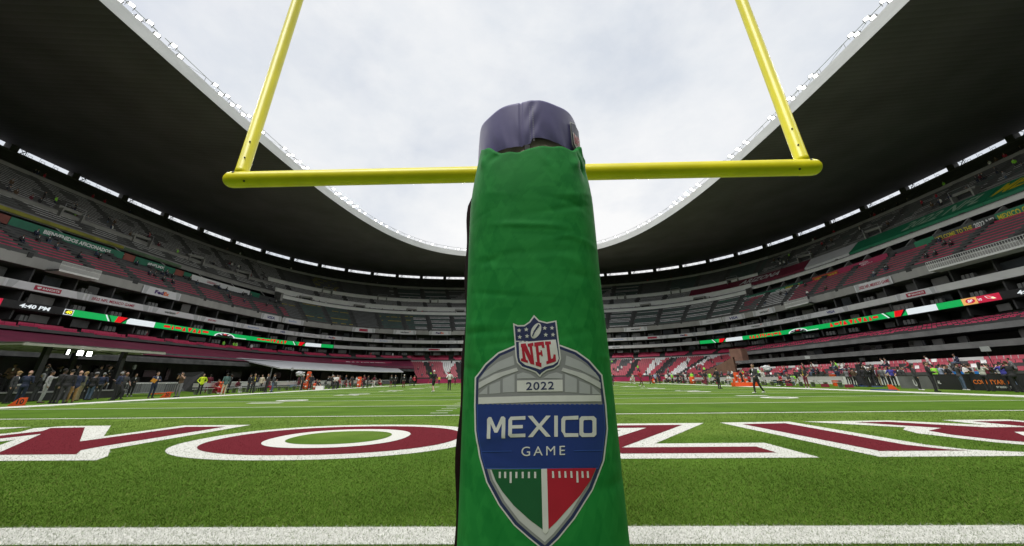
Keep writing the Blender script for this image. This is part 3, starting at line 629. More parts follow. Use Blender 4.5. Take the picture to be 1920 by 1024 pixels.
def pad_hit(px, py, off=0.0):
    """point of the pad seen along a direction, as (theta, z)"""
    d = ray(px, py); d.normalize(); lo = 0.3; hi = 1.5
    def f(t):
        q = EYE+d*t; R = padR(q.z); return (abs(q.x-PX)/R)**NS+(abs(q.y-PY)/R)**NS-1
    t = .62; st = .02
    while t < 2.2 and f(t) > 0: t += st
    if t >= 2.2: 
        t = d.y and (PY/d.y)
        q = EYE+d*t
        return (0.0 if q.x > PX else -pi), q.z
    a, b_ = t-st, t
    for _ in range(16):
        m = (a+b_)/2
        if f(m) > 0: a = m
        else: b_ = m
    q = EYE+d*b_; R = padR(q.z); cx = (q.x-PX)/R; cy = (q.y-PY)/R
    return atan2(math.copysign(abs(cy)**(NS/2), cy), math.copysign(abs(cx)**(NS/2), cx)), q.z
pad = empty('post_pad', (PX, PY, 0), 0, 'tall green printed pad wrapped round the goalpost base', 'pad')
def ppart(o): o.parent = pad; o.matrix_parent_inverse = Matrix.Translation((-PX, -PY, 0)); return o
mpad = bpy.data.materials.new('green_pad_print'); mpad.use_nodes = True; t = mpad.node_tree; L = t.links.new; b = t.nodes['Principled BSDF']
b.inputs['Roughness'].default_value = 0.62; b.inputs['Specular IOR Level'].default_value = 0.10
at = N('ShaderNodeAttribute', t, attribute_name='shade'); rp = N('ShaderNodeValToRGB', t); e = rp.color_ramp.elements; e[0].position = .1; e[1].position = .9; e[0].color = (0.005, 0.155, 0.028, 1); e[1].color = (0.032, 0.290, 0.062, 1); L(at.outputs['Fac'], rp.inputs[0])
nz = N('ShaderNodeTexNoise', t); nz.inputs['Scale'].default_value = 9; nz.inputs['Detail'].default_value = 6; L(N('ShaderNodeNewGeometry', t).outputs['Position'], nz.inputs['Vector'])
mm = N('ShaderNodeMapRange', t); mm.inputs['To Min'].default_value = .85; mm.inputs['To Max'].default_value = 1.12; L(nz.outputs['Fac'], mm.inputs['Value'])
mu = N('ShaderNodeMix', t, data_type='RGBA', blend_type='MULTIPLY'); mu.inputs['Factor'].default_value = 1; L(rp.outputs[0], mu.inputs['A']); L(mm.outputs[0], mu.inputs['B']); L(mu.outputs['Result'], b.inputs['Base Color'])
n2_ = N('ShaderNodeTexNoise', t); n2_.inputs['Scale'].default_value = 700; bpn = N('ShaderNodeBump', t); bpn.inputs['Strength'].default_value = .12; bpn.inputs['Distance'].default_value = .002; L(n2_.outputs['Fac'], bpn.inputs['Height']); L(bpn.outputs[0], b.inputs['Normal'])
nth, nz_ = 260, 260
TH = np.linspace(-pi*1.23, pi*.23, nth); Z0 = np.linspace(0.03, 1.0, nz_)
def top_z(th):
    d = th+pi/2
    return 1.768+.092*min(1.2, abs(d)/1.3)**1.6+.016*math.exp(-((d-.10)/.13)**2)+.008*sin(d*5.2+.4)-.006*sin(d*11)-.014*math.exp(-((d+.12)/.10)**2)
V = []; shade = []
hsh = {}
def tri_shade(u, v):
    sc = .062; y = v/(sc*.87); r = math.floor(y); x = u/sc+.5*(r % 2); cx = math.floor(x); fx = x-cx; fy = y-r
    up_ = fy < 1-abs(2*fx-1)
    k = (cx if up_ else (cx+(1 if fx > .5 else 0))+.5, r)
    if k not in hsh: hsh[k] = .25+.5*_r.random()
    return hsh[k]
for j in range(nz_):
    for i in range(nth):
        tz = top_z(TH[i]); z = .03+(tz-.03)*j/(nz_-1); pnt = padP(TH[i], z)
        if j == nz_-1: pnt += Vector((PX-pnt.x, PY-pnt.y, 0))*.03
        V.append(pnt); shade.append(.5*tri_shade(TH[i]*.23, z)+.5*tri_shade(TH[i]*.46+3.3, z*1.9+.02))
F = [(j*nth+i, j*nth+i+1, (j+1)*nth+i+1, (j+1)*nth+i) for j in range(nz_-1) for i in range(nth-1)]
cov = ppart(mesh('cover', V, F, mpad, None, True))
at_ = cov.data.attributes.new('shade', 'FLOAT', 'POINT'); at_.data.foreach_set('value', np.array(shade, dtype=np.float32))
# dark red rear flap that shows past the left edge, foam core and navy collar
m_flap = material('dark_red_flap', (0.012, 0.003, 0.005), .95, .2, 6, spec=.03)
V = []; zs = np.linspace(.03, 1.80, 60)
for z in zs:
    e_ = .021+.005*sin(z*9)+.004*sin(z*23+1)
    if z > 1.68: e_ *= max(.05, (1.8-z)/.12)
    for th, o in ((-pi*.985, .002), (-pi*1.02, e_), (-pi*1.08, e_+.002), (-pi*1.2, .004)): V.append(padP(th, z, o))
F = [(j*4+i, j*4+i+1, (j+1)*4+i+1, (j+1)*4+i) for j in range(59) for i in range(3)]
ppart(mesh('rear_flap', V, F, m_flap, None, True))
m_foam = material('foam_core', (0.50, 0.46, 0.34), .8, .12, 12, .2, 40)
mb = MB(); mb.lathe([(.185, .05), (.185, 1.86)], 48, (PX, PY, 0)); ppart(mb.build('foam_core', m_foam, None, True))
mb = MB(); mb.box((PX-.012, PY-.188, 1.78), (.018, .012, .12)); ppart(mb.build('strap', m_black))
m_navy = material('navy_vinyl', (0.135, 0.122, 0.285), .48, .10, 5, .06, 9, spec=.3)
V = []; F = []; nt_, nj = 200, 26
for j in range(nj):
    for i in range(nt_):
        th = -pi*1.5+2*pi*i/nt_; d = th+pi/2; k = j/(nj-1)
        zb = 1.797+.008*sin(2*d+1)+.006*sin(7*d)+(.010 if d > 0 else -.006); zt = 1.978+.006*sin(2.3*d+.6)+.003*sin(9*d)
        z = zb+(zt-zb)*k
        R = .2030-.006*(k**2)-.006*((1-k)**3)+.0022*sin(13*d+7*k)*(1-k)**3+.0016*sin(24*d-11*k)*math.exp(-((d-.05)/.12)**2)+.0008*sin(41*d+9*k)*(1-k)**2
        if -.16 < d < -.13: R -= .006
        V.append((PX+R*cos(th), PY+R*sin(th), z))
    F += [(j*nt_+i, j*nt_+(i+1) % nt_, (j+1)*nt_+(i+1) % nt_, (j+1)*nt_+i) for i in range(nt_)] if j < nj-1 else []
V.append((PX, PY, 1.985)); F += [((nj-1)*nt_+i, (nj-1)*nt_+(i+1) % nt_, len(V)-1) for i in range(nt_)]
collar = mesh('neck_pad', V, F, m_navy, None, True); tag(collar, 'shiny navy vinyl collar pad above the green pad', 'pad')
def colP(d, z, off=.0015): th = -pi/2+d; return Vector((PX+(.2030+off)*cos(th), PY+(.2030+off)*sin(th), z))
m_thr = material('stitching', (0.32, 0.31, 0.40), .7, .1, 20)
for d in (-.005, .045, .058):
    mb = MB()
    for q in range(16): mb.add([colP(d-.003, 1.80+q*.0095, .004), colP(d+.003, 1.80+q*.0095, .004), colP(d+.003, 1.8065+q*.0095, .004), colP(d-.003, 1.8065+q*.0095, .004)], [(0, 1, 2, 3)])
    mb.build('stitching', m_thr, collar)

# ------------------------------------------------------------------ the print on the pad: sheets that follow its surface
def offset_poly(pts, d):
    n = len(pts); out = []; A2 = sum(pts[i][0]*pts[(i+1) % n][1]-pts[(i+1) % n][0]*pts[i][1] for i in range(n)); s = 1 if A2 > 0 else -1
    for i in range(n):
        p0, p1, p2 = Vector(pts[i-1]), Vector(pts[i]), Vector(pts[(i+1) % n]); a = (p1-p0).normalized(); b_ = (p2-p1).normalized()
        na = Vector((-a.y, a.x))*s; nb_ = Vector((-b_.y, b_.x))*s; m = (na+nb_); m = m/max(.35, m.length_squared/2) if m.length > 1e-4 else na
        m = m*1.0; out.append(tuple(p1+m*(d*(1.0 if m.length < 1e-6 else 1.0))))
    return out
def printed(name, polys, mat, layer, parent=cov, cell=9, ymax=None, ymin=None):
    """polys: outlines in logo units, laid on the pad's skin"""
    bm = bmesh.new()
    if isinstance(polys, tuple) and polys[0] == 'mesh':
        vs = [bm.verts.new((x, y, 0)) for x, y in polys[1]]
        for f in polys[2]:
            try: bm.faces.new([vs[i] for i in f])
            except ValueError: pass
    else:
        for pl in polys:
            try: bm.faces.new([bm.verts.new((x, y, 0)) for x, y in pl])
            except ValueError: pass
        bm.normal_update(); bmesh.ops.triangulate(bm, faces=bm.faces[:])
    g = lambda: bm.verts[:]+bm.edges[:]+bm.faces[:]
    if ymax is not None: bmesh.ops.bisect_plane(bm, geom=g(), plane_co=(0, ymax, 0), plane_no=(0, 1, 0), clear_outer=True)
    if ymin is not None: bmesh.ops.bisect_plane(bm, geom=g(), plane_co=(0, ymin, 0), plane_no=(0, -1, 0), clear_outer=True)
    xs = [v.co.x for v in bm.verts]; ys = [v.co.y for v in bm.verts]
    x = min(xs)+cell
    while x < max(xs): bmesh.ops.bisect_plane(bm, geom=g(), plane_co=(x, 0, 0), plane_no=(1, 0, 0)); x += cell
    y = min(ys)+cell
    while y < max(ys): bmesh.ops.bisect_plane(bm, geom=g(), plane_co=(0, y, 0), plane_no=(0, 1, 0)); y += cell
    for v in bm.verts:
        th, z = pad_hit(v.co.x, v.co.y); v.co = padP(th, z, .0006+.00035*layer)
    for f in bm.faces: f.smooth = True
    me = bpy.data.meshes.new(name); bm.to_mesh(me); bm.free(); me.materials.append(mat)
    o = link(bpy.data.objects.new(name, me)); o.parent = parent; return o
z1 = lambda L_: [(840+u/4.267, 560+v/4.267) for u, v in L_]
z2 = lambda L_: [(840+u/4.197, 780+v/4.197) for u, v in L_]
pr = lambda n, c: material('print_'+n, c, .55, .05, 30)
p_white = pr('white', (.66, .66, .66)); p_navy = pr('navy', (.022, .03, .105)); p_blue = pr('blue', (.012, .035, .20)); p_grey = pr('grey', (.25, .255, .27)); p_silver = pr('silver', (.42, .43, .46)); p_pale = pr('pale', (.55, .555, .57))
p_green = pr('green', (.008, .10, .035)); p_red = pr('red', (.40, .008, .03)); p_lblue = pr('lightblue', (.03, .08, .36))
sh = [(966.5, 646.7), (933.7, 660.8), (910, 682), (890, 707.6), (888.6, 760), (889.6, 808), (898, 857), (911.5, 904), (935, 947), (964, 985), (992.5, 1010), (1022, 1034), (1047, 1010), (1078, 972), (1111.6, 919), (1132, 864), (1139.5, 804), (1137, 760), (1129.8, 703), (1105, 675), (1081, 658), (1051, 646.7)]
crest = printed('crest', [sh], p_white, 0)
nv = offset_poly(sh, 3.0); printed('crest_border', [nv], p_navy, 1, crest)
inn = offset_poly(sh, 8.0)
printed('crest_field', [inn], p_grey, 2, crest, ymax=760)
printed('crest_field', [offset_poly(sh, 5.5)], p_lblue, 2, crest, ymin=757.5, ymax=879); printed('crest_field', [offset_poly(sh, 7.0)], p_blue, 3, crest, ymin=758.5, ymax=876)
printed('crest_field', [offset_poly(sh, 9.0)], p_grey, 2, crest, ymin=879); printed('crest_field', [offset_poly(sh, 14.0)], p_pale, 3, crest, ymin=881)
mir = lambda L_: [(1467-u, v-(733-u)*0.0-.022*(733-u)*2*0) for u, v in L_]
pan = [[(252, 652), (290, 592), (400, 508), (522, 455), (532, 530), (420, 568), (320, 615)], [(247, 765), (318, 702), (318, 765)], [(335, 762), (335, 692), (420, 657), (420, 757)], [(440, 752), (440, 642), (533, 602), (533, 748)], [(553, 640), (553, 606), (600, 590), (660, 604), (705, 636)]]
for q in pan:
    printed('arch_panel', [z1(q)], p_silver, 3, crest); printed('arch_panel', [z1(mir(q))], p_silver, 3, crest)
pb = [[(247, 722), (250, 672), (380, 602), (550, 552), (562, 578), (440, 620), (330, 675)]]
for q in pb:
    printed('arch_band', [z1(q)], p_pale, 4, crest); printed('arch_band', [z1(mir(q))], p_pale, 4, crest)
printed('year_plate', [z1([(553, 655), (915, 648), (918, 742), (553, 745)])], p_white, 4, crest); printed('arch_band', [z1([(247, 790), (733, 776), (1220, 772), (1222, 822), (733, 826), (247, 843)])], p_white, 4, crest)
gl = z2([(345, 418), (733, 415), (745, 890), (640, 810), (520, 700), (430, 590), (380, 510)]); rl = z2([(778, 413), (1160, 408), (1120, 500), (1040, 620), (930, 740), (850, 830), (790, 888)])
printed('crest_panel', [gl], p_green, 4, crest); printed('crest_panel', [rl], p_red, 4, crest); printed('crest_bar', [z2([(733, 415), (778, 413), (790, 900), (768, 925), (745, 905)])], p_white, 5, crest)
tk = []
for i, u in enumerate((412, 454, 497, 541, 590, 638, 686)): tk.append(z2([(u-8, 437), (u+8, 437), (u+8, 525 if i == 2 else 487), (u-8, 525 if i == 2 else 487)]))
for i, u in enumerate((825, 875, 921, 968, 1014, 1054, 1095)): tk.append(z2([(u-8, 433), (u+6, 433), (u+10, 522 if i == 4 else 485), (u-6, 522 if i == 4 else 485)]))
for q in tk: printed('tick_mark', [q], p_white, 5, crest)
def ptext(name, s, x0, x1, y0, y1, mat, layer, parent, bold=.02, skew=0.0, space=1.0):
    uv, F, a = text_mesh(s, bold, 0, space, 4); printed(name, ('mesh', [(x0+(x1-x0)*u, y1+(y0-y1)*v+skew*(u-.5)) for u, v in uv], F), mat, layer, parent, cell=12)
for gl_ in ([(312, 178), (312, 25), (325, 8), (345, 8), (383, 95), (422, 5), (440, 2), (455, 15), (455, 175), (427, 175), (427, 60), (395, 130), (372, 130), (340, 62), (340, 178)],
  [(478, 150), (478, 30), (495, 5), (610, 0), (610, 28), (507, 32), (507, 72), (590, 70), (590, 96), (507, 98), (507, 140), (610, 137), (610, 165), (495, 168)],
  [(628, 0), (665, -2), (717, 62), (772, -3), (808, -3), (737, 80), (808, 162), (770, 163), (716, 102), (668, 165), (630, 166), (698, 82)],
  [(835, -3), (863, -3), (863, 163), (835, 163)],
  [(905, 140), (890, 120), (890, 25), (905, 3), (1022, -3), (1022, 27), (925, 30), (920, 40), (920, 128), (925, 135), (1022, 135), (1022, 163), (915, 165)],
  [(1095, 1), (1045, 2), (1030, 20), (1030, 148), (1050, 165), (1143, 163), (1160, 145), (1160, 20), (1140, 0), (1095.6, 1), (1095.6, 30), (1122, 30), (1130, 40), (1130, 125), (1122, 134), (1068, 135), (1060, 126), (1060, 42), (1068, 31), (1095, 31)]):
    printed('lettering', [z2(gl_)], p_white, 5, crest, cell=12)
ptext('lettering', 'GAME', 978, 1059, 836.5, 854, p_white, 5, crest, 0.0, -2, 1.35)
ptext('lettering', '2022', 986.5, 1038.5, 716, 731, p_navy, 5, crest, .012, -1.5, 1.1)
printed('rule_line', [z2([(270, 277), (505, 271), (505, 277), (270, 283)])], p_lblue, 5, crest); printed('rule_line', [z2([(985, 270), (1215, 264), (1215, 270), (985, 276)])], p_lblue, 5, crest)
ns = z1([(522, 197), (560, 213), (610, 212), (650, 185), (688, 132), (730, 175), (790, 190), (865, 175), (902, 480), (887, 530), (850, 560), (790, 577), (755, 602), (735, 628), (700, 592), (650, 572), (590, 552), (552, 512), (541, 462)])
shield = printed('league_shield', [ns], p_white, 5); printed('shield_field', [offset_poly(ns, 2.6)], p_navy, 6, shield)
printed('shield_panel', [z1([(567, 350), (860, 328), (884, 480), (872, 508), (840, 530), (780, 545), (736, 568), (690, 552), (620, 532), (580, 500), (572, 470)])], p_white, 7, shield)
Nn = [(583, 362), (622, 357), (663, 455), (652, 386), (640, 384), (637, 362), (682, 352), (685, 378), (673, 381), (692, 530), (660, 522), (612, 418), (626, 490), (640, 495), (641, 515), (586, 500), (585, 480), (598, 478), (590, 392), (584, 388)]
Ff = [(690, 352), (765, 343), (772, 393), (752, 395), (747, 374), (722, 378), (727, 430), (741, 428), (739, 415), (751, 413), (758, 460), (746, 462), (743, 450), (729, 452), (735, 512), (747, 514), (747, 549), (702, 536), (700, 506), (713, 508), (700, 385), (690, 383)]
Ll = [(775, 343), (820, 342), (822, 365), (808, 368), (823, 482), (838, 478), (842, 446), (858, 448), (862, 502), (787, 526), (785, 502), (798, 497), (785, 372), (775, 370)]
printed('shield_letter', [z1(Nn)], p_red, 8, shield); printed('shield_letter', [z1(Ff)], p_red, 8, shield); printed('shield_letter', [z1(Ll)], p_red, 8, shield)
fb = []
for k in range(24):
    a = 2*pi*k/24; x = 66*cos(a)*abs(cos(a))**.15; y = 37*sin(a); an_ = radians(-66); fb.append((704+x*cos(an_)-y*sin(an_), 258+x*sin(an_)+y*cos(an_)))
printed('shield_football', [z1(fb)], p_white, 7, shield)
lc = [[(672, 300), (688, 258), (723, 205), (730, 210), (700, 258), (680, 305)]]+[[(683+i*11, 262-i*13), (703+i*10, 255-i*14), (705+i*10, 261-i*14), (685+i*11, 268-i*13)] for i in range(4)]
for q in lc: printed('football_lace', [z1(q)], p_navy, 8, shield)
st = []
for cx_, cy_ in ((570, 255), (627, 248), (575, 308), (633, 301), (773, 237), (830, 236), (781, 291), (838, 290)):
    st.append(z1([(cx_+(19 if k % 2 == 0 else 8)*sin(pi*k/5+.05), cy_-(19 if k % 2 == 0 else 8)*cos(pi*k/5+.05)) for k in range(10)]))
for q in st: printed('shield_star', [q], p_white, 7, shield)
# small shield on the navy collar
def colq(u, v): return colP(.93+u*.30, 1.90+v*.21, .004)
def coll(name, pl, mat, off): 
    return mesh(name, [colP(.80+u*.34, 1.80+v*.14, off) for u, v in pl], [tuple(range(len(pl)))], mat, collar)
S_ = [(0, .92), (.5, 1.0), (1, .92), (.98, .2), (.5, 0), (.02, .2)]
coll('shield_patch', S_, p_white, .004); coll('shield_patch_field', [(.5+(u-.5)*.9, .5+(v-.5)*.93) for u, v in S_], p_navy, .006)
coll('shield_patch_panel', [(.1, .6), (.9, .6), (.88, .25), (.5, .08), (.12, .25)], p_white, .008)
uv, F, a_ = text_mesh('NFL', .05); mesh('shield_patch_letters', [colP(.80+(.16+.68*u)*.34, 1.80+(.24+.32*v)*.14, .010) for u, v in uv], F, p_red, collar)
# ------------------------------------------------------------------ floodlights along the roof rim
m_lens = material('lit_lamp_glass', (1.0, 0.98, 0.93), .3, .01, 1, emit=3.5)
m_hous = material('lamp_housing', (0.30, 0.30, 0.31), .5, .1, 2)
hb = MB(); hb.box((0, .16, 0), (.66, .30, .46)); hb.box((0, .36, .06), (.5, .18, .3)); hb.box((-.40, .12, -.2), (.05, .1, .55)); hb.box((.40, .12, -.2), (.05, .1, .55))
hme = hb.build('tmp', m_hous); hmesh = hme.data; bpy.data.objects.remove(hme)
lb = mesh('tmp', [(-.27, -.002, -.18), (.27, -.002, -.18), (.27, -.002, .18), (-.27, -.002, .18)], [(0, 1, 2, 3)], m_lens); lmesh = lb.data; bpy.data.objects.remove(lb)
lp = [RI(p, 0) for p in [radians(x) for x in np.arange(-150, 210.1, .5)]]; la_ = [radians(x) for x in np.arange(-150, 210.1, .5)]
ls_ = np.concatenate([[0], np.cumsum([hypot(lp[i+1].x-lp[i].x, lp[i+1].y-lp[i].y) for i in range(len(lp)-1)])])
FL = bpy.data.lights.new('floodlight_beam', 'SPOT'); FL.energy = 380; FL.spot_size = radians(140); FL.spot_blend = .8; FL.shadow_soft_size = 0.0; FL.color = (1.0, .98, .94)
def flood(s, z, dr):
    ph = float(np.interp(s, ls_, la_)); q = RI(ph, z, dr); c = Vector((XC*.2, 8+(q.y-8)*.45, 0)); d = (c-q); az = atan2(d.y, d.x)+pi/2
    o = empty('floodlight', q, 0, 'lit white floodlight on the rail along the %s roof rim' % ('far' if q.y > 84 else 'near' if q.y < 0 else 'left' if q.x < 0 else 'right'), 'floodlight', 'floodlights along the %s roof rim' % ('far' if q.y > 84 else 'near' if q.y < 0 else 'left' if q.x < 0 else 'right'))
    o.rotation_euler = (radians(38), 0, az)
    link(bpy.data.objects.new('housing', hmesh), o); link(bpy.data.objects.new('lens', lmesh), o)
    lo = bpy.data.objects.new('lamp_light', FL); lo.location = (0, -.03, 0); lo.rotation_euler = (-pi/2, 0, 0); link(lo, o)
s = 1.0; k = 0
while s < ls_[-1]-1:
    ph = float(np.interp(s, ls_, la_)); y = RI(ph, 0).y
    if y > 84:
        if k % 2 == 0 or k % 7 == 3: flood(s, 42.3, .15)
    elif y > 20 or k % 3 == 0:
        if k % 7 not in (5, 6): flood(s, 42.15, .1); flood(s+.9, 43.0, .35)
    s += 2.3; k += 1
rb = MB()
for s in np.arange(1, ls_[-1]-2, 4.2):
    p0 = float(np.interp(s, ls_, la_)); p1 = float(np.interp(s+4.2, ls_, la_))
    if RI(p0, 0).y < 10: continue
    rb.bar(RI(p0, 42.75, .25), RI(p1, 42.75, .25), .05, 4); rb.bar(RI(p0, 41.6, .3), RI(p0, 42.75, .25), .045, 4); rb.bar(RI(p1, 41.6, .3), RI(p0, 42.75, .25), .03, 4)
o = rb.build('light_rail', m_metal); part(o)

# ------------------------------------------------------------------ banners and boards on the bowl
G_FAS = 'sponsor banners on the upper fascia'
t_red = material('ink_crimson', (0.40, 0.015, 0.05), .6, .05, 4); t_black = material('ink_black', (0.02, 0.02, 0.022), .6, .1, 4); t_navy = material('ink_navy', (0.02, 0.03, 0.20), .6, .05, 4); t_purple = material('ink_purple', (0.06, 0.02, 0.15), .6, .05, 4)
t_or = material('ink_orange', (0.75, 0.13, 0.02), .6, .05, 4); t_gy = material('ink_grey', (0.22, 0.22, 0.23), .6, .05, 4); t_pb = material('ink_pale_blue', (0.28, 0.36, 0.60), .6, .05, 4); t_white = material('ink_white', (0.75, 0.75, 0.75), .6, .04, 4)
t_yel = m_yellowp; m_tri = material('banner_grey_facet', (0.47, 0.48, 0.49), .6, .05, 2)
def sheet(name, x0, x1, z0, z1, ring, dr, mat, parent=None, th=.05, n=None):
    a, b_ = phi_px(x0, ring, (z0+z1)/2, dr), phi_px(x1, ring, (z0+z1)/2, dr); n = n or max(2, int(abs(a-b_)/radians(1.0))+2); ph = [a+(b_-a)*i/(n-1) for i in range(n)]
    o = loft(name, ph, [lambda p: P(p, ring, z0, dr+th), lambda p: P(p, ring, z0, dr), lambda p: P(p, ring, z1, dr), lambda p: P(p, ring, z1, dr+th)], mat, parent)
    f = lambda u, v, e=.02: P(a+(b_-a)*u, ring, z0+(z1-z0)*v, dr-e)
    return o, f
def words(f, s, mat, parent, box, bold=.02, shear=0, e=.03): return decal('lettering', s, lambda u, v: f(u, v, e), mat, parent, bold, shear, box)
def logo(kind, f, parent, bx=(.3, .7)):
    a, b_ = bx
    if kind == 'BANORTE':
        V = [f(a, .2, .02), f(b_, .2, .02), f(b_, .8, .02), f(a, .8, .02)]; mesh('logo_plate', V, [(0, 1, 2, 3)], t_red, parent); w = b_-a
        words(f, 'BANORTE', t_white, parent, (a+w*.30, a+w*.94, .36, .64), .03); mesh('logo_mark', [f(a+w*.08, .62, .03), f(a+w*.14, .35, .03), f(a+w*.25, .45, .03), f(a+w*.24, .68, .03)], [(0, 1, 2, 3)], t_white, parent)
    elif kind == 'FedEx':
        w = b_-a; words(f, 'Fed', t_purple, parent, (a, a+w*.6, .26, .76), .05); words(f, 'Ex', t_or, parent, (a+w*.62, b_, .26, .76), .05)
    elif kind == 'VISA': words(f, 'VISA', t_navy, parent, (a, b_, .24, .76), .03, .15)
    elif kind == 'verizon':
        words(f, 'verizon', t_black, parent, (a, b_, .30, .72), .03); mesh('logo_mark', [f(b_+.01, .62, .03), f(b_+.03, .56, .03), f(b_+.07, .85, .03), f(b_+.05, .85, .03)], [(0, 1, 2, 3)], t_or, parent)
    elif kind == 'COURTYARD': words(f, 'COURTYARD', t_gy, parent, (a, b_, .32, .68), .0)
    elif kind == 'GAME': words(f, '2022 NFL MEXICO GAME', t_red, parent, (a, b_, .28, .70), .02, .1)
    elif kind == '#NFLMX': words(f, '#NFLMX', t_red, parent, (a, b_, .32, .68), .02)
    elif kind == 'BLUE':
        w = b_-a
        for i in range(8): mesh('logo_mark', [f(a+w*(i/8), .36, .03), f(a+w*(i/8+.085), .36, .03), f(a+w*(i/8+.085), .6+.12*(i in (0, 4)), .03), f(a+w*(i/8), .6+.12*(i in (0, 4)), .03)], [(0, 1, 2, 3)], t_pb, parent)
def facets(f, parent, flip=False):
    for k in range(2):
        u = .97 if k else .03; d = -.07 if k else .07
        mesh('facet', [f(u, .02, .012), f(u+d, .02, .012), f(u+d*1.6, .98, .012), f(u, .98, .012)], [(0, 1, 2, 3)], m_tri, parent)
wordy = {'FedEx': 'purple and orange lettering', 'VISA': 'slanted navy capitals', 'verizon': 'small black lettering', 'BANORTE': 'a crimson plate', 'COURTYARD': 'thin grey capitals', 'GAME': 'a crimson slogan', '#NFLMX': 'a crimson hashtag', 'BLUE': 'a pale blue logo'}
def spons(x0, x1, kind, z0, z1, dr, where, bx=(.3, .7)):
    o, f = sheet('banner', x0, x1, z0, z1, FR, dr, m_ban); facets(f, o); logo(kind, f, o, bx)
    tag(o, 'white banner with %s %s' % (wordy[kind], where), 'banner', 'sponsor banners round the bowl')
for x0, x1, k, wh in ((268, 338, 'FedEx', 'on the upper fascia at left'), (490, 527, 'VISA', 'on the upper fascia left of the end stand'), (530, 569, 'BLUE', 'on upper fascia right of navy capitals at left'), (661, 703, 'BANORTE', 'on the upper fascia of the end stand'), (738, 780, 'verizon', 'on the upper fascia left of the pad'), (805, 845, 'FedEx', 'on the upper fascia touching the pad'),
                      (1170, 1213, 'verizon', 'on the upper fascia right of the pad'), (1312, 1353, 'COURTYARD', 'on the upper fascia at right'), (1355, 1396, 'VISA', 'on the upper fascia at right'), (1412, 1453, 'verizon', 'on the upper fascia below white seats'), (1603, 1672, 'GAME', 'on right upper fascia')):
    spons(x0, x1, k, 15.12, 16.42, -.16, wh, (.30, .68) if k != 'GAME' else (.12, .94))
for x0, x1, k, bx, wh in ((8, 160, 'BANORTE', (.33, .66), 'on the middle parapet at far left'), (163, 281, 'GAME', (.06, .72), 'above the left ribbon screen'), (283, 373, 'verizon', (.26, .48), 'on the middle parapet at left'), (375, 445, '#NFLMX', (.2, .42), 'on the middle parapet at left'), (450, 509, 'BLUE', (.25, .6), 'on the middle parapet left of navy capitals'), (511, 556, 'VISA', (.32, .52), 'on the middle parapet at left'), (557, 606, 'COURTYARD', (.25, .75), 'on the middle parapet at left'), (607, 645, 'FedEx', (.25, .58), 'on the middle parapet of the end stand'), (697, 740, 'BLUE', (.35, .7), 'on the middle parapet of the end stand'), (818, 860, 'COURTYARD', (.2, .8), 'on the middle parapet left of the pad'),
                          (1138, 1180, 'BLUE', (.3, .75), 'on the middle parapet just right of the pad'), (1185, 1244, 'BANORTE', (.5, .8), 'on the middle parapet right of the pad'), (1246, 1306, 'FedEx', (.5, .72), 'on the middle parapet at right'), (1320, 1368, 'BLUE', (.4, .75), 'on the middle parapet at right'), (1370, 1440, 'verizon', (.55, .78), 'on the middle parapet at right'), (1442, 1510, 'COURTYARD', (.4, .9), 'on the middle parapet at right'), (1512, 1592, 'VISA', (.5, .68), 'on the middle parapet at right'), (1680, 1755, 'BANORTE', (.28, .75), 'on the middle parapet at far right')):
    spons(x0, x1, k, 12.31, 13.29, -.07, wh, bx)
spons(792, 850, 'BANORTE', 9.95, 10.78, -.07, 'on the lower parapet left of the pad', (.2, .55)); spons(1138, 1172, 'verizon', 9.95, 10.78, -.07, 'on the lower parapet right of the pad', (.3, .7))

# ribbon screens
def em(n, c, s=.9): return material('screen_'+n, c, .4, .03, 1, emit=s)
e_g = em('green', (0.0, 0.24, 0.05), .6); e_r = em('red', (0.55, 0.0, 0.004), .5); e_w = em('white', srgb(205, 212, 216), .4); e_k = em('black', (.004, .004, .005), .05); e_y = em('yellow', srgb(240, 220, 40), .6); e_p = em('crimson', (.36, .005, .03), .5); e_au = em('gold', srgb(200, 150, 85), .5); e_dk = em('dark_green', srgb(20, 110, 50), .5)
def ribbon(label, segs, xa, xb):
    root, f0 = sheet('ribbon_screen', xa, xb, 9.86, 10.84, FR, -.10, m_black, None, .08); tag(root, label, 'screen', 'ribbon screens')
    for x0, x1, m in segs: sheet('screen_panel', x0, x1, 9.9, 10.8, FR, -.16, m, root, .03)
    def at_(x, v, e=.05):
        return P(phi_px(x, FR, 10.35, -.16), FR, 9.9+.9*v, -.16-e)
    return root, at_
def poly_on(name, at_, pts, m, parent, e=.05): return mesh(name, [at_(x, v, e) for x, v in pts], [tuple(range(len(pts)))], m, parent)
def text_on(at_, s, x0, x1, v0, v1, m, parent, bold=.03, e=.06):
    uv, F, _a = text_mesh(s, bold, .08); pa, pb_ = phi_px(x0, FR, 10.35, -.16), phi_px(x1, FR, 10.35, -.16)
    return mesh('lettering', [P(pa+(pb_-pa)*u, FR, 9.9+.9*(v0+(v1-v0)*v), -.16-e) for u, v in uv], F, m, parent)
rl_, al_ = ribbon('green and red ribbon screen with clock reading 4:40 PM on the left', [(-40, 3, e_p), (3.2, 137, e_k), (137.2, 238, e_g), (238.2, 290, e_w), (290.2, 572, e_g), (572.2, 602, e_w), (602.2, 625, e_g)], -42, 626)
text_on(al_, '4:40 PM', 36, 93, .22, .78, e_w, rl_, .04); poly_on('digit_box', al_, [(119, .08), (137, .08), (137, .92), (119, .92)], e_w, rl_); poly_on('digit_box_fill', al_, [(120.5, .17), (135.5, .17), (135.5, .83), (120.5, .83)], e_k, rl_, .06); text_on(al_, '40', 122, 134, .25, .75, e_y, rl_, .04, .08)
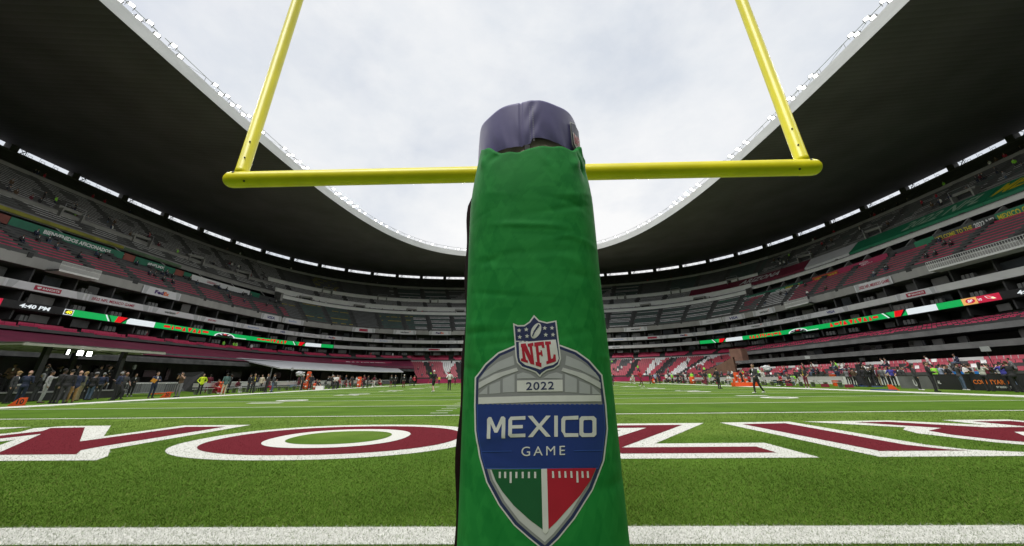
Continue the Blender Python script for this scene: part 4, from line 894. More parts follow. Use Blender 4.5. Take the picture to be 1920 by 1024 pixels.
def chev(at_, x, w, root, s=1):
    poly_on('chevron', at_, [(x, 1), (x+s*3*w, 1), (x+s*12*w, 0), (x+s*9*w, 0)], e_w, root); poly_on('chevron', at_, [(x+s*5*w, 1), (x+s*7*w, 1), (x+s*16*w, 0), (x+s*13*w, 0)], e_k, root)
    poly_on('chevron', at_, [(x+s*24*w, 1), (x+s*42*w, 1), (x+s*32*w, 0), (x+s*21*w, 0)], e_r, root); poly_on('chevron', at_, [(x+s*42*w, 1), (x+s*47*w, 1), (x+s*35*w, 0), (x+s*32*w, 0)], e_k, root)
chev(al_, 195, 1, rl_); chev(al_, 548, .55, rl_)
def glyphs(at_, x0, x1, root, seed):
    r = random.Random(seed); x = x0
    while x < x1:
        w = r.uniform(5, 9)*(x1-x0)/90; k = r.random()
        if k < .4: pts = [(x, .1), (x+w, .1), (x+w*.6, .85), (x+w*.3, .85)]
        elif k < .7: pts = [(x, .9), (x+w*1.2, .9), (x+w*.7, .1), (x+w*.4, .1)]
        else: pts = [(x, .35), (x+w*1.5, .35), (x+w*1.5, .75), (x, .75)]
        poly_on('pattern_shape', at_, pts, e_r, root); x += w*(1.45 if k < .7 else 1.8)
glyphs(al_, 307, 388, rl_, 2); glyphs(al_, 482, 535, rl_, 5)
def crest_on(at_, x0, x1, root):
    n = 14; c = (x0+x1)/2; h = (x1-x0)/2
    poly_on('crest_dome', at_, [(x0, 0)]+[(c+h*cos(pi-pi*i/n), .95*sin(pi*i/n)) for i in range(n+1)]+[(x1, 0)], e_w, root); poly_on('crest_dome_inner', at_, [(c+h*.85*cos(pi-pi*i/n), .8*sin(pi*i/n)) for i in range(n+1)], e_k, root, .06)
    for i in range(5):
        a = pi*(i+.5)/5; poly_on('crest_rib', at_, [(c+h*.25*cos(a+.2), .25*sin(a)), (c+h*.8*cos(a+.18), .75*sin(a)), (c+h*.8*cos(a-.14), .75*sin(a)), (c+h*.25*cos(a-.2), .25*sin(a))], e_w, root, .07)
    poly_on('crest_mark', at_, [(c-h*.2, .45), (c+h*.2, .45), (c, .75)], e_r, root, .09)
crest_on(al_, 402, 441, rl_); poly_on('underline', al_, [(441, .06), (462, .06), (462, .2), (441, .2)], e_w, rl_)
rr2, ar_ = ribbon('green and red ribbon screen with two team emblems on the right', [(1312, 1360, e_g), (1360.2, 1392, e_w), (1392.2, 1700, e_g), (1700.2, 1757, e_w), (1757.2, 1804, e_g), (1804.2, 1832, e_au), (1832.2, 1876, e_p), (1876.2, 1990, e_k)], 1311, 1992)
chev(ar_, 1335, .6, rr2); chev(ar_, 1655, 1, rr2); glyphs(ar_, 1405, 1462, rr2, 7); glyphs(ar_, 1556, 1638, rr2, 9); crest_on(ar_, 1478, 1514, rr2); poly_on('underline', ar_, [(1514, .06), (1534, .06), (1534, .2), (1514, .2)], e_w, rr2)
text_on(ar_, '4:40 PM', 1908, 1975, .22, .78, e_w, rr2, .04)
poly_on('emblem_oval', ar_, [(1820+9*cos(2*pi*i/20), .5+.36*sin(2*pi*i/20)) for i in range(20)], e_p, rr2); text_on(ar_, 'SF', 1815, 1825, .3, .7, e_w, rr2, .05, .07); text_on(ar_, 'VS', 1834, 1842, .3, .65, e_w, rr2, .03, .07)
poly_on('emblem_head', ar_, [(1848, .85), (1856, .78), (1864, .55), (1868, .3), (1862, .28), (1857, .42), (1852, .45), (1850, .62)], e_w, rr2); poly_on('emblem_head_fill', ar_, [(1850, .8), (1856, .74), (1862, .55), (1858, .46), (1853, .5), (1852, .63)], e_r, rr2, .07); poly_on('emblem_beak', ar_, [(1860, .5), (1867, .33), (1862, .33)], e_y, rr2, .08)

# banners at the back of the middle stands
T2 = tring(.195)
def wall_banner(label, x0, x1, z0, z1, mat, texts, dr=-.15, ring=T2, group='long banners under the upper stand'):
    o, f = sheet('banner', x0, x1, z0, z1, ring, dr, mat); tag(o, label, 'banner', group)
    for s, xa, xb, v0, v1, m, bd in texts:
        pa, pb_ = phi_px(xa, ring, (z0+z1)/2, dr), phi_px(xb, ring, (z0+z1)/2, dr); uv, F, _a = text_mesh(s, bd)
        mesh('lettering', [P(pa+(pb_-pa)*u, ring, z0+(z1-z0)*(v0+(v1-v0)*v), dr-.03) for u, v in uv], F, m, o)
    return o
m_grn_d = material('dark_green_vinyl', (0.012, 0.15, 0.085), .6, .2, .6); m_rust = material('rust_vinyl', (0.22, 0.06, 0.045), .7, .2, .7); m_fire = material('orange_red_vinyl', (0.38, 0.05, 0.02), .6, .15, .6); m_dgrey = material('charcoal_vinyl', (0.06, 0.07, 0.07), .6, .15, .7)
wall_banner('long green banner with white welcome lettering under the left upper stand', 18, 231, 21.5, 22.7, m_grn_d, [('BIENVENIDOS AFICIONADOS', 82, 207, .22, .74, t_white, .04)])
wall_banner('short rust coloured banner at far left under the upper stand', -40, 17, 21.5, 22.7, m_rust, []); wall_banner('rust coloured square between two green banners at left', 232, 252, 21.5, 22.7, m_rust, [])
wall_banner('green banner with white hashtag lettering under the left upper stand', 253, 328, 21.5, 22.7, m_grn_d, [('#NFLMX', 277, 308, .25, .75, t_white, .03)]); wall_banner('rust coloured panel left of the white banner under the left upper stand', 328.5, 344, 21.5, 22.7, m_rust, [])
wall_banner('plain green panel left of the white banner under the left upper stand', 344.5, 358, 21.5, 22.7, m_grn_d, []); wall_banner('white banner with crimson mark under the left upper stand', 359, 468, 21.4, 22.65, m_ban, [('CARDINALS', 388, 405, .3, .7, t_red, .02)]); wall_banner('green end panel under the tip of the left upper stand', 468.5, 486, 20.8, 22.6, m_grn_d, [])
o = wall_banner('charcoal strip with yellow and white welcome lettering at right', 1716, 2010, 21.15, 22.55, m_dgrey, [('WELCOME TO THE', 1754, 1823, .22, .72, t_yel, .02), ('2022 NFL', 1827, 1868, .22, .76, t_white, .03), ('MEXICO GAME', 1872, 1950, .2, .78, t_yel, .03)])
sheet('green_end', 1716, 1752, 21.2, 22.5, T2, -.17, m_green_b, o, .01); sheet('green_backing', 1868, 2008, 21.2, 22.5, T2, -.165, m_green_b, o, .01)
wall_banner('orange red banner with yellow cheer lettering on the right', 1524, 1572, 20.95, 22.25, m_fire, [('VAMOS CARDINALS!', 1528, 1569, .25, .75, t_yel, .02)]); wall_banner('crimson banner with two lines of white lettering on the right', 1572.5, 1665, 20.95, 22.35, m_pink, [('ARIZONA', 1612, 1629, .58, .85, t_white, .01), ('CARDINALS', 1607, 1636, .2, .52, t_white, .03)])
wall_banner('green banner with white and yellow lettering above the right magenta seats', 1390, 1506, 20.9, 22.2, m_grn_d, [('BIENVENIDOS AFICIONADOS', 1396, 1440, .25, .7, t_white, .02), ('2022 NFL', 1455, 1472, .25, .75, t_white, .02), ('MEXICO GAME', 1473, 1500, .22, .78, t_yel, .03)])
wall_banner('white banner with grey lettering at the end of the right side stand', 1284, 1348, 20.8, 22.0, m_ban, [('COURTYARD', 1305, 1328, .3, .7, t_gy, .0)]); wall_banner('small green panel beside a white banner at right', 1349, 1371, 20.8, 22.3, m_green_b, [])
# strip on the left upper parapet
PR = tring(.2965)
wall_banner('dull yellow strip along the left upper parapet', -40, 232, 24.35, 24.9, material('dull_yellow_vinyl', (0.26, 0.25, 0.03), .7, .3, .5), [], -.25, PR, 'parapet strips'); wall_banner('dull green strip along the left upper parapet', 233, 340, 24.32, 24.85, material('dull_green_vinyl', (0.10, 0.16, 0.09), .7, .3, .5), [], -.25, PR, 'parapet strips')
# big tarps over the front rows of the right upper stand
def tarp(label, x0, x1, mat, texts, t0=.345, t1=.455):
    mid = tring((t0+t1)/2); zz = hs((t0+t1)/2)+.8; a, b_ = phi_px(x0, mid, zz), phi_px(x1, mid, zz); n = max(3, int(abs(a-b_)/radians(1))+2); ph = [a+(b_-a)*i/(n-1) for i in range(n)]
    o = loft('seat_tarp', ph, [lambda p: seat(p, t0, .2), lambda p: seat(p, t0, .8), lambda p: seat(p, (t0+t1)/2, .78), lambda p: seat(p, t1, .8), lambda p: seat(p, t1, .1)], mat); tag(o, label, 'tarpaulin', 'tarps over the right upper seats')
    for s, xa, xb, v0, v1, m, bd in texts:
        pa, pb_ = phi_px(xa, mid, zz), phi_px(xb, mid, zz); uv, F, _a = text_mesh(s, bd, .35)
        mesh('lettering', [seat(pa+(pb_-pa)*u, t0+(t1-t0)*(v0+(v1-v0)*v), .86) for u, v in uv], F, m, o)
m_mart = material('maroon_tarp', (0.19, 0.018, 0.045), .65, .2, .4)
tarp('crimson seat tarp with slanted white lettering on the right upper stand', 1294, 1514, m_mart, [('ARIZONA', 1388, 1462, .22, .78, t_white, .03)]); tarp('white seat tarp between the crimson and green tarps', 1515, 1600, m_ban, [])
tarp('green seat tarp with slanted pale lettering on the right upper stand', 1601, 1858, m_green_b, [('2022 NFL', 1695, 1842, .2, .8, material('ink_pale_green', (.38, .55, .42), .6, .05, 2), .02)]); tarp('green seat tarp with yellow lettering at the right edge', 1859, 2080, m_green_b, [('MEXICO', 1866, 2060, .2, .85, t_yel, .03)])
part(loft('tarp_walkway', sideR, [lambda p: seat(p, .46, .35), lambda p: seat(p, .515, -.1+.6)], m_conc))
# fins of the boxes under the right upper stand
s = 2.0; phm, sm = ring_len(tring(.25), radians(-24), radians(SIDE_R-1))
while s < sm[-1]:
    p = float(np.interp(s, sm, phm)); q0 = P(p, tring(.205), 22.42); q1 = P(p, tring(.25), 22.9); q2 = seat(p, .312, -.28); q3 = P(p, tring(.36), 22.4); T_ = Vector((-sin(p), cos(p), 0))*.12
    part(mesh('box_fin', [q0-T_, q3-T_, q2-T_, q1-T_, q0+T_, q3+T_, q2+T_, q1+T_], [(0, 1, 2, 3), (7, 6, 5, 4), (0, 4, 5, 1), (1, 5, 6, 2), (2, 6, 7, 3), (3, 7, 4, 0)], m_conc)); s += 4.4
s = 3.0; phm, sm = ring_len(tring(.29), radians(SIDE_L+1), radians(204))
while s < sm[-1]:
    p = float(np.interp(s, sm, phm)); mb = MB(); mb.bar(P(p, tring(.215), 22.4), seat(p, .298, -.33), .07, 6); part(mb.build('gap_post', m_white)); s += 9.0
# balconies with railings that jut from the fascia
def balcony(x0, x1, label):
    a, b_ = phi_px(x0, FR, 15.9), phi_px(x1, FR, 15.9); n = 12; ph = [a+(b_-a)*i/(n-1) for i in range(n)]
    o = part(loft('balcony', ph, [lambda p: P(p, FR, 15.0, -.02), lambda p: P(p, FR, 15.15, -1.6), lambda p: P(p, FR, 15.4, -1.6), lambda p: P(p, FR, 15.4, -.02)], m_white)); mb = MB()
    for p in [a+(b_-a)*i/40 for i in range(41)]: mb.bar(P(p, FR, 15.35, -1.55), P(p, FR, 16.5, -1.55), .03, 4)
    for z in (16.0, 16.5):
        for i in range(n-1): mb.bar(P(ph[i], FR, z, -1.55), P(ph[i+1], FR, z, -1.55), .04, 4)
    subpart(mb.build('railing', m_white), o)
balcony(88, 166, ''); balcony(1760, 1960, ''); balcony(1480, 1525, '')

# ------------------------------------------------------------------ canopy over the far part of the left touchline
can = empty('canopy', P(radians(150), GR, 0), 0, 'long white slanting fabric canopy above the left touchline benches', 'canopy'); ci = Matrix.Translation(-can.location)
def cpart(o): o.parent = can; o.matrix_parent_inverse = ci; return o
ca, cb_ = phi_px(524, GR, 3.0, -1), phi_px(756, GR, 3.3, -1); m_can = material('white_canopy', (0.60, 0.61, 0.63), .7, .07, .5); npan = 8
for k in range(npan):
    p0 = ca+(cb_-ca)*k/npan; p1 = ca+(cb_-ca)*(k+1)/npan-.0015
    ph = [p0, (p0+p1)/2, p1]
    cpart(loft('canopy_panel', ph, [lambda p: P(p, GR, 3.02, -1), lambda p: P(p, GR, 3.14, -1), lambda p: P(p, GR, 4.1, 4.2), lambda p: P(p, GR, 5.0, 8.8), lambda p: P(p, GR, 4.9, 8.8)], m_can))
mb = MB()
for k in range(npan+1):
    p0 = ca+(cb_-ca)*k/npan; mb.bar(P(p0, GR, 3.0, -1), P(p0, GR, 4.85, 8.7), .05, 5); 
for k in range(npan): mb.bar(P(ca+(cb_-ca)*k/npan, GR, 3.02, -1.02), P(ca+(cb_-ca)*(k+1)/npan, GR, 3.02, -1.02), .06, 5)
cpart(mb.build('canopy_frame', m_white))
for k in (0, 4, 8):
    mb = MB(); p0 = ca+(cb_-ca)*k/npan; mb.bar(P(p0, GR, 0, .4), P(p0, GR, 3.3, .4), .07, 6); cpart(mb.build('canopy_post', m_metal))
o, f = sheet('banner', 622, 734, 5.3, 6.2, (53, 65.2, 3.5), 0, m_pink); words(f, 'BANORTE', t_white, o, (.25, .9, .25, .75), .04); tag(o, 'wide crimson banner with white capitals behind the white canopy', 'banner')
# brown stair ramp between the end stand and the right stand
ra, rb_ = phi_px(1296, GR, 1, 1), phi_px(1382, GR, 2, 1); rp_ = empty('stair_ramp', P(ra, GR, 0, 1), 0, 'brown walled stair ramp rising between end stand and right stand', 'ramp'); ri_ = Matrix.Translation(-rp_.location)
ph = [ra+(rb_-ra)*i/9 for i in range(10)]; zt = {p: .9+3.6*i/9 for i, p in enumerate(ph)}
o = loft('ramp_wall', ph, [lambda p: P(p, GR, 0, .7), lambda p: P(p, GR, zt[p], .7), lambda p: P(p, GR, zt[p], 1.1), lambda p: P(p, GR, 0, 1.1)], m_brown); o.parent = rp_; o.matrix_parent_inverse = ri_
mb = MB()
for i in range(18):
    p = ra+(rb_-ra)*i/18; q = P(p, GR, .1+i*.2, 2.0); mb.box(q, (.9, 1.7, .22), p+pi/2)
o = mb.build('ramp_steps', m_conc); o.parent = rp_; o.matrix_parent_inverse = ri_
mb = MB(); c0 = P(phi_px(1386, L1, 5, 2), L1, 5.2, 2); mb.box(c0, (2.6, 2, 2.6), phi_px(1386, L1, 5, 2)+pi/2); o = mb.build('landing_block', m_brown); o.parent = rp_; o.matrix_parent_inverse = ri_
# ------------------------------------------------------------------ people: one continuous skin per pose, dressed by region
SKIN, HAIR, TOP, TROU, SHOE, SHIRT = range(6)
def capsule(a, b, r0, r1, n=10):
    a = Vector(a); b = Vector(b); d = b-a; l = d.length; q = d.to_track_quat('Z', 'Y') if l > 1e-6 else Vector((0, 0, 1)).to_track_quat('Z', 'Y'); V = []; F = []
    rows = [(a, -sin(x)*r0, cos(x)*r0) for x in (1.3, .8, .3)]+[(a, 0, r0)]+[(b, 0, r1)]+[(b, sin(x)*r1, cos(x)*r1) for x in (.3, .8, 1.3)]
    for c, h, r in rows: V += [c+q @ Vector((r*cos(2*pi*i/n), r*sin(2*pi*i/n), h)) for i in range(n)]
    for k in range(len(rows)-1): F += [(k*n+i, k*n+(i+1) % n, (k+1)*n+(i+1) % n, (k+1)*n+i) for i in range(n)]
    F += [tuple(range(n-1, -1, -1)), tuple(range((len(rows)-1)*n, len(rows)*n))]
    return V, F
def ellipsoid(c, r, n=12, m=8):
    V = []; F = []
    for k in range(1, m):
        a = -pi/2+pi*k/m
        V += [(c[0]+r[0]*cos(a)*cos(2*pi*i/n), c[1]+r[1]*cos(a)*sin(2*pi*i/n), c[2]+r[2]*sin(a)) for i in range(n)]
    for k in range(m-2): F += [(k*n+i, k*n+(i+1) % n, (k+1)*n+(i+1) % n, (k+1)*n+i) for i in range(n)]
    F += [tuple(range(n-1, -1, -1)), tuple(range((m-2)*n, (m-1)*n))]
    return V, F
def figure(pose, hair='short', coat=True, shorts=False, voxel=.017):
    """faces -Y, feet on z=0"""
    prims = []                                            # (V,F,region,centre a,b,r)
    def cap(a, b, r0, r1, reg): V, F = capsule(a, b, r0, r1); prims.append((V, F, reg, Vector(a), Vector(b), (r0, r1)))
    def ell_(c, r, reg): V, F = ellipsoid(c, r); prims.append((V, F, reg, Vector(c), Vector(c), r))
    P_ = dict(lean=0.0, dz=0.0, le=(-.25, .02, 1.13), lw=(-.26, -.04, .88), re=(.25, .02, 1.13), rw=(.26, -.04, .88), lk=(-.10, -.02, .50), la=(-.11, .01, .08), rk=(.10, -.02, .50), ra=(.11, .01, .08), hy=0.0, hz=0.0); P_.update(pose)
    pv = Vector((0, P_.get('py', 0), .95+P_['dz'])); ln = P_['lean']
    def up_(x, y, z): # upper-body point leaned about the pelvis (forward = -Y)
        dz = z-.95; return (x, pv.y+y*cos(ln)-dz*sin(ln), pv.z+dz*cos(ln)+y*sin(ln)*-0)
    ell_(up_(0, 0, 1.28), (.178, .118, .235), TOP); ell_(up_(0, -.01, 1.08), (.158, .115, .20), TOP); ell_((0, pv.y, pv.z-.02), (.165, .118, .13), TROU)
    if coat: ell_(up_(0, 0, .93), (.185, .132, .17), TOP)
    cap(up_(-.155, .01, 1.42), up_(.155, .01, 1.42), .062, .062, TOP); cap(up_(0, .01, 1.45), up_(0, -.01, 1.56), .058, .052, SKIN)
    hx, hy, hz = up_(0, -.02+P_['hy'], 1.655+P_['hz']); ell_((hx, hy, hz), (.075, .095, .118), SKIN); ell_((hx, hy-.098, hz-.012), (.014, .022, .022), SKIN)
    for s in (-1, 1): ell_((hx+s*.078, hy+.01, hz-.005), (.014, .024, .032), SKIN)
    cap((hx, hy-.06, hz-.09), (hx, hy-.05, hz-.085), .035, .03, SKIN)
    if hair == 'short': ell_((hx, hy+.022, hz+.035), (.081, .094, .100), HAIR)
    elif hair == 'long': ell_((hx, hy+.025, hz+.03), (.088, .10, .105), HAIR); cap((hx, hy+.07, hz), up_(0, .10, 1.36), .08, .06, HAIR)
    elif hair == 'cap': ell_((hx, hy+.005, hz+.05), (.084, .102, .082), HAIR); ell_((hx, hy-.11, hz+.045), (.06, .06, .012), HAIR)
    elif hair == 'bald': ell_((hx, hy+.06, hz-.01), (.072, .05, .055), SKIN)
    if coat: ell_(up_(0, -.085, 1.36), (.045, .045, .10), SHIRT)
    for s, e, w in ((-1, 'le', 'lw'), (1, 're', 'rw')):
        sh_ = Vector(up_(s*.195, .01, 1.415)); e_ = Vector(P_[e]); w_ = Vector(P_[w])
        cap(sh_, e_, .060, .048, TOP); d = (w_-e_); cap(e_, e_+d*.93, .046, .036, TOP if coat or pose.get('sleeve') else SKIN); d.normalize()
        pc = w_+d*.045; cap(w_, pc, .030, .036, SKIN); sd2 = Vector((-d.y, d.x, 0)); sd2 = sd2.normalized() if sd2.length > .1 else Vector((0, 1, 0))
        for k, fl in zip((-1.4, -.5, .5, 1.4), (.055, .07, .068, .05)): cap(pc+sd2*(k*.017), pc+sd2*(k*.019)+d*fl+Vector((0, -.012, 0)), .0125, .010, SKIN)
        cap(pc+sd2*.02, pc+sd2*.055+d*.035, .013, .011, SKIN)
    for s, k, a in ((-1, 'lk', 'la'), (1, 'rk', 'ra')):
        h_ = Vector((s*.088, pv.y, pv.z-.03)); k_ = Vector(P_[k]); a_ = Vector(P_[a])
        cap(h_, k_, .094, .066, TROU); cap(k_, k_+(a_-k_)*.96, .064 if not shorts else .056, .050 if not shorts else .04, TROU if not shorts else SKIN)
        cap(a_+Vector((0, .045, -.035)), a_+Vector((s*.02, -.155, -.045)), .042, .036, SHOE)
    V = []; F = []
    for v, f, *_ in prims: k = len(V); V += [tuple(x) for x in v]; F += [tuple(i+k for i in q) for q in f]
    me = bpy.data.meshes.new('p'); me.from_pydata(V, [], F); ob = bpy.data.objects.new('p', me); COL.objects.link(ob)
    md = ob.modifiers.new('r', 'REMESH'); md.mode = 'VOXEL'; md.voxel_size = voxel; md.use_smooth_shade = True
    sm = ob.modifiers.new('s', 'SMOOTH'); sm.iterations = 2; sm.factor = .5
    dg = bpy.context.evaluated_depsgraph_get(); out = bpy.data.meshes.new_from_object(ob.evaluated_get(dg)); bpy.data.objects.remove(ob); bpy.data.meshes.remove(me)
    nf = len(out.polygons); C = np.zeros(nf*3); out.polygons.foreach_get('center', C); C = C.reshape(-1, 3); best = np.full(nf, 1e9); reg = np.zeros(nf, int)
    for v, f, r_, a, b_, rr3 in prims:
        a = np.array(a); b_ = np.array(b_)
        if len(rr3) == 3: d = (np.linalg.norm((C-a)/np.array(rr3), axis=1)-1)*min(rr3)
        else:
            ab = b_-a; t_ = np.clip(((C-a)@ab)/max(1e-9, ab@ab), 0, 1); d = np.linalg.norm(C-(a+t_[:, None]*ab), axis=1)-(rr3[0]+(rr3[1]-rr3[0])*t_)
        if r_ == HAIR: d = d-.006
        w = d < best; best[w] = d[w]; reg[w] = r_
    if shorts: reg[(reg == TROU) & (C[:, 2] < .52)] = SKIN
    # face: eyes, brows and mouth as darker patches of the skin
    fc = (reg == SKIN) & (np.abs(C[:, 2]-hz) < .1) & (C[:, 1] < hy-.06)
    ey = fc & (np.abs(C[:, 2]-hz-.012) < .012) & (np.abs(np.abs(C[:, 0]-hx)-.03) < .014); mo = fc & (np.abs(C[:, 2]-hz+.065) < .008) & (np.abs(C[:, 0]-hx) < .026); reg[ey | mo] = HAIR
    while len(out.materials): out.materials.pop()
    for i in range(6): out.materials.append(MATS['black_matte'])
    out.polygons.foreach_set('material_index', reg.astype(np.int32)); out.polygons.foreach_set('use_smooth', np.ones(nf, bool)); out.update()
    out['top'] = float(hz+.13)
    return out
POSES = {
 'stand': {}, 'hips': dict(le=(-.34, .06, 1.17), lw=(-.19, -.04, .99), re=(.34, .06, 1.17), rw=(.19, -.04, .99)),
 'hold': dict(le=(-.26, -.02, 1.14), lw=(-.10, -.24, 1.10), re=(.26, -.02, 1.14), rw=(.08, -.25, 1.16)),
 'cross': dict(le=(-.27, -.06, 1.16), lw=(.06, -.20, 1.20), re=(.27, -.06, 1.16), rw=(-.06, -.21, 1.24)),
 'camera': dict(le=(-.27, -.12, 1.30), lw=(-.08, -.27, 1.55), re=(.27, -.12, 1.30), rw=(.08, -.27, 1.55), lean=.08),
 'walk': dict(lk=(-.09, -.20, .52), la=(-.09, -.26, .09), rk=(.09, .04, .50), ra=(.10, .30, .14), le=(-.25, .12, 1.16), lw=(-.25, .02, .93), re=(.25, -.08, 1.16), rw=(.23, -.22, .97)),
 'chin': dict(lk=(-.09, -.16, .52), la=(-.09, -.20, .09), rk=(.09, .06, .50), ra=(.10, .26, .12), le=(-.27, -.08, 1.18), lw=(-.06, -.17, 1.44), re=(.25, -.02, 1.13), rw=(.18, -.18, 1.02)),
 'pocket': dict(le=(-.29, .06, 1.15), lw=(-.20, -.03, .93), re=(.27, -.03, 1.15), rw=(.14, -.24, 1.25)),
 'point': dict(le=(-.26, .03, 1.14), lw=(-.24, -.08, .90), re=(.28, -.16, 1.36), rw=(.24, -.40, 1.50)),
 'sit': dict(dz=-.46, lk=(-.12, -.42, .50), la=(-.12, -.42, .08), rk=(.12, -.42, .50), ra=(.13, -.40, .08), le=(-.26, -.04, .70), lw=(-.14, -.27, .60), re=(.26, -.04, .70), rw=(.14, -.27, .60), lean=.18),
 'crouch': dict(dz=-.42, py=.12, lean=.75, lk=(-.14, -.22, .50), la=(-.14, .05, .08), rk=(.14, -.22, .50), ra=(.14, .08, .08), le=(-.25, -.36, .62), lw=(-.12, -.5, .42), re=(.25, -.36, .62), rw=(.12, -.5, .42)),
 'bend': dict(lean=.45, le=(-.25, -.36, 1.02), lw=(-.12, -.52, .95), re=(.25, -.36, 1.02), rw=(.12, -.52, .95))}
FIG = {}
def fig(pose, hair, coat, shorts):
    k = (pose, hair, coat, shorts)
    if k not in FIG: FIG[k] = figure(dict(POSES[pose], sleeve=coat), hair, coat, shorts)
    return FIG[k]
def cloth(c): 
    n = 'cloth_%d_%d_%d' % tuple(int(x*255) for x in c); return material(n, c, .8, .18, 6, .25, 60, obj=True)
SK = [material('skin_light', (0.46, 0.27, 0.19), .5, .08, 8), material('skin_mid', (0.30, 0.165, 0.105), .5, .08, 8), material('skin_dark', (0.085, 0.045, 0.03), .5, .1, 8)]
CL = dict(black=(.018, .018, .02), char=(.05, .05, .055), grey=(.17, .17, .18), lgrey=(.36, .36, .36), navy=(.018, .026, .06), blue=(.05, .10, .30), royal=(.05, .05, .32), white=(.70, .70, .68), cream=(.52, .46, .34), tan=(.34, .20, .07), brown=(.10, .06, .035), olive=(.15, .14, .09), teal=(.07, .13, .12), maroon=(.13, .014, .03), red=(.42, .02, .04), neon=(.62, .78, .02), lime=(.30, .75, .06), jean=(.08, .12, .19), yellow=(.6, .48, .04), lblue=(.30, .36, .48), khaki=(.30, .24, .14), pale=(.50, .50, .44))
for k_, v_ in list(CL.items()): CL[k_] = cloth(v_)
HC = dict(dark=cloth((.014, .011, .009)), brown=cloth((.06, .035, .02)), blond=cloth((.34, .22, .09)), white=cloth((.68, .68, .66)), grey=cloth((.25, .25, .25)), red=cloth((.40, .02, .03)))
CN = dict(char='charcoal', lgrey='light grey', lblue='light blue', royal='royal blue', jean='denim', pale='pale', lime='lime green')
def cn(k): return CN.get(k, k)
SIDELINE_L, SIDELINE_R = 'people along the left touchline', 'people along the right touchline'
def person(px, py, pose, rz, top, trou, label, hair='short', hc='dark', sk=0, coat=True, shorts=False, shoe='black', shirt='white', hgt=1.0, group=None, pos=None, lanyard=None):
    me = fig(pose, hair, coat, shorts); o = bpy.data.objects.new('person', me); q = pos or on_ground(px, py); o.location = (q[0], q[1], q[2] if pos else 0.0)
    o.rotation_euler = (0, 0, radians(rz)+atan2(q[0], q[1])*-1.0); o.scale = (hgt*1.02, hgt*1.02, hgt); link(o)
    for i, m in enumerate((SK[sk], HC[hc], CL[top], CL[trou], CL[shoe], CL[shirt])): o.material_slots[i].link = 'OBJECT'; o.material_slots[i].material = m
    tag(o, label, 'person', group or (SIDELINE_L if q[0] < 0 else SIDELINE_R))
    if pose == 'camera':
        mb = MB(); mb.box((0, -.30, 1.60), (.15, .09, .11)); mb.bar((0, -.33, 1.60), (0, -.50, 1.61), .045, 8, .052); c_ = mb.build('photo_camera', m_black); c_.location = o.location; c_.rotation_euler = o.rotation_euler; c_.scale = o.scale
        tag(c_, 'black camera of the '+' '.join(label.split()[:11]), 'camera', 'hand-held cameras')
    if lanyard:
        mb = MB(); mb.bar((-.05, -.145, 1.45), (0, -.165, 1.18), .008, 4); mb.bar((.05, -.145, 1.45), (0, -.165, 1.18), .008, 4); mb.box((0, -.17, 1.13), (.08, .01, .11)); mb.build('lanyard', CL[lanyard], o)
    return o
# left touchline
person(8, 757, 'stand', 70, 'char', 'black', 'man in charcoal coat and tan cap at the left edge of the photo', hair='cap', hc='blond')
person(30, 758, 'hold', 150, 'navy', 'navy', 'bald man in navy suit seen from behind at far left', hair='bald', hc='dark')
person(73, 756, 'point', 80, 'lgrey', 'lgrey', 'man in pale grey suit facing right before the broadcast stage', sk=1, hc='dark', shoe='brown')
person(96, 757, 'hold', 120, 'black', 'black', 'taller man in black suit beside the pale grey suit', sk=2, hgt=1.05)
person(111, 757, 'stand', 170, 'black', 'char', 'man in black suit with his back turned amid the stage group', hc='dark', hgt=1.02)
person(129, 755.5, 'hold', 200, 'navy', 'tan', 'bald man in navy jacket and tan trousers by the stage', hair='bald', shoe='brown')
person(142, 752, 'hold', 250, 'olive', 'khaki', 'fair haired man in olive coat at the right of the stage group', hc='blond', shoe='brown')
person(241, 744, 'hold', 20, 'black', 'black', 'woman in black with long hair right of the broadcast stage', hair='long', hc='brown', shoe='white')
person(281, 747, 'cross', 30, 'navy', 'navy', 'man in navy suit hugging an orange folder', hc='brown', shoe='brown')
person(331, 745, 'camera', 320, 'brown', 'grey', 'photographer in brown shirt and grey trousers aiming a camera', coat=False, sk=0)
person(372, 740, 'hips', 10, 'neon', 'black', 'steward in neon yellow jacket and black trousers', shirt='neon')
person(417, 740.5, 'stand', 200, 'teal', 'cream', 'man in teal jacket and cream trousers with his back turned', sk=2, shoe='cream')
person(426, 737, 'stand', 100, 'black', 'black', 'man in black behind the teal jacket', sk=2)
person(463, 736, 'stand', 60, 'black', 'char', 'man in dark jacket beside the seated red players', hair='cap', hc='dark')
person(471, 737.5, 'pocket', 20, 'black', 'black', 'woman in black suit with yellow lanyard on the left touchline', hc='brown', shirt='yellow', lanyard='yellow')
person(486, 734, 'stand', 330, 'cream', 'black', 'person in cream jacket left of two men in black', hc='dark')
person(497, 736.5, 'hold', 300, 'black', 'black', 'man in black suit next to the cream jacket', hc='dark')
person(508, 736, 'hold', 80, 'char', 'jean', 'man in dark top and pale jeans holding a phone', hair='cap', hc='dark')
person(564, 732, 'stand', 60, 'char', 'black', 'person in white cap left of the orange coolers', hair='cap', hc='white', coat=False)
person(579, 732, 'hips', 190, 'black', 'black', 'man in black standing before the orange coolers', hgt=1.03)
person(593, 731, 'crouch', 30, 'black', 'black', 'crouching person in black by the white box', coat=False)
person(620, 730, 'walk', 70, 'black', 'black', 'man in black suit walking on the left touchline', hc='grey')
person(629, 729.5, 'hold', 20, 'white', 'black', 'person in white shirt holding something yellow', coat=False)
person(688, 726.5, 'stand', 100, 'black', 'black', 'man in black by the far left benches', hc='dark')
person(700, 726, 'walk', 60, 'maroon', 'pale', 'player in maroon shirt and pale leggings stretching far left', coat=False, sk=2, shoe='white')
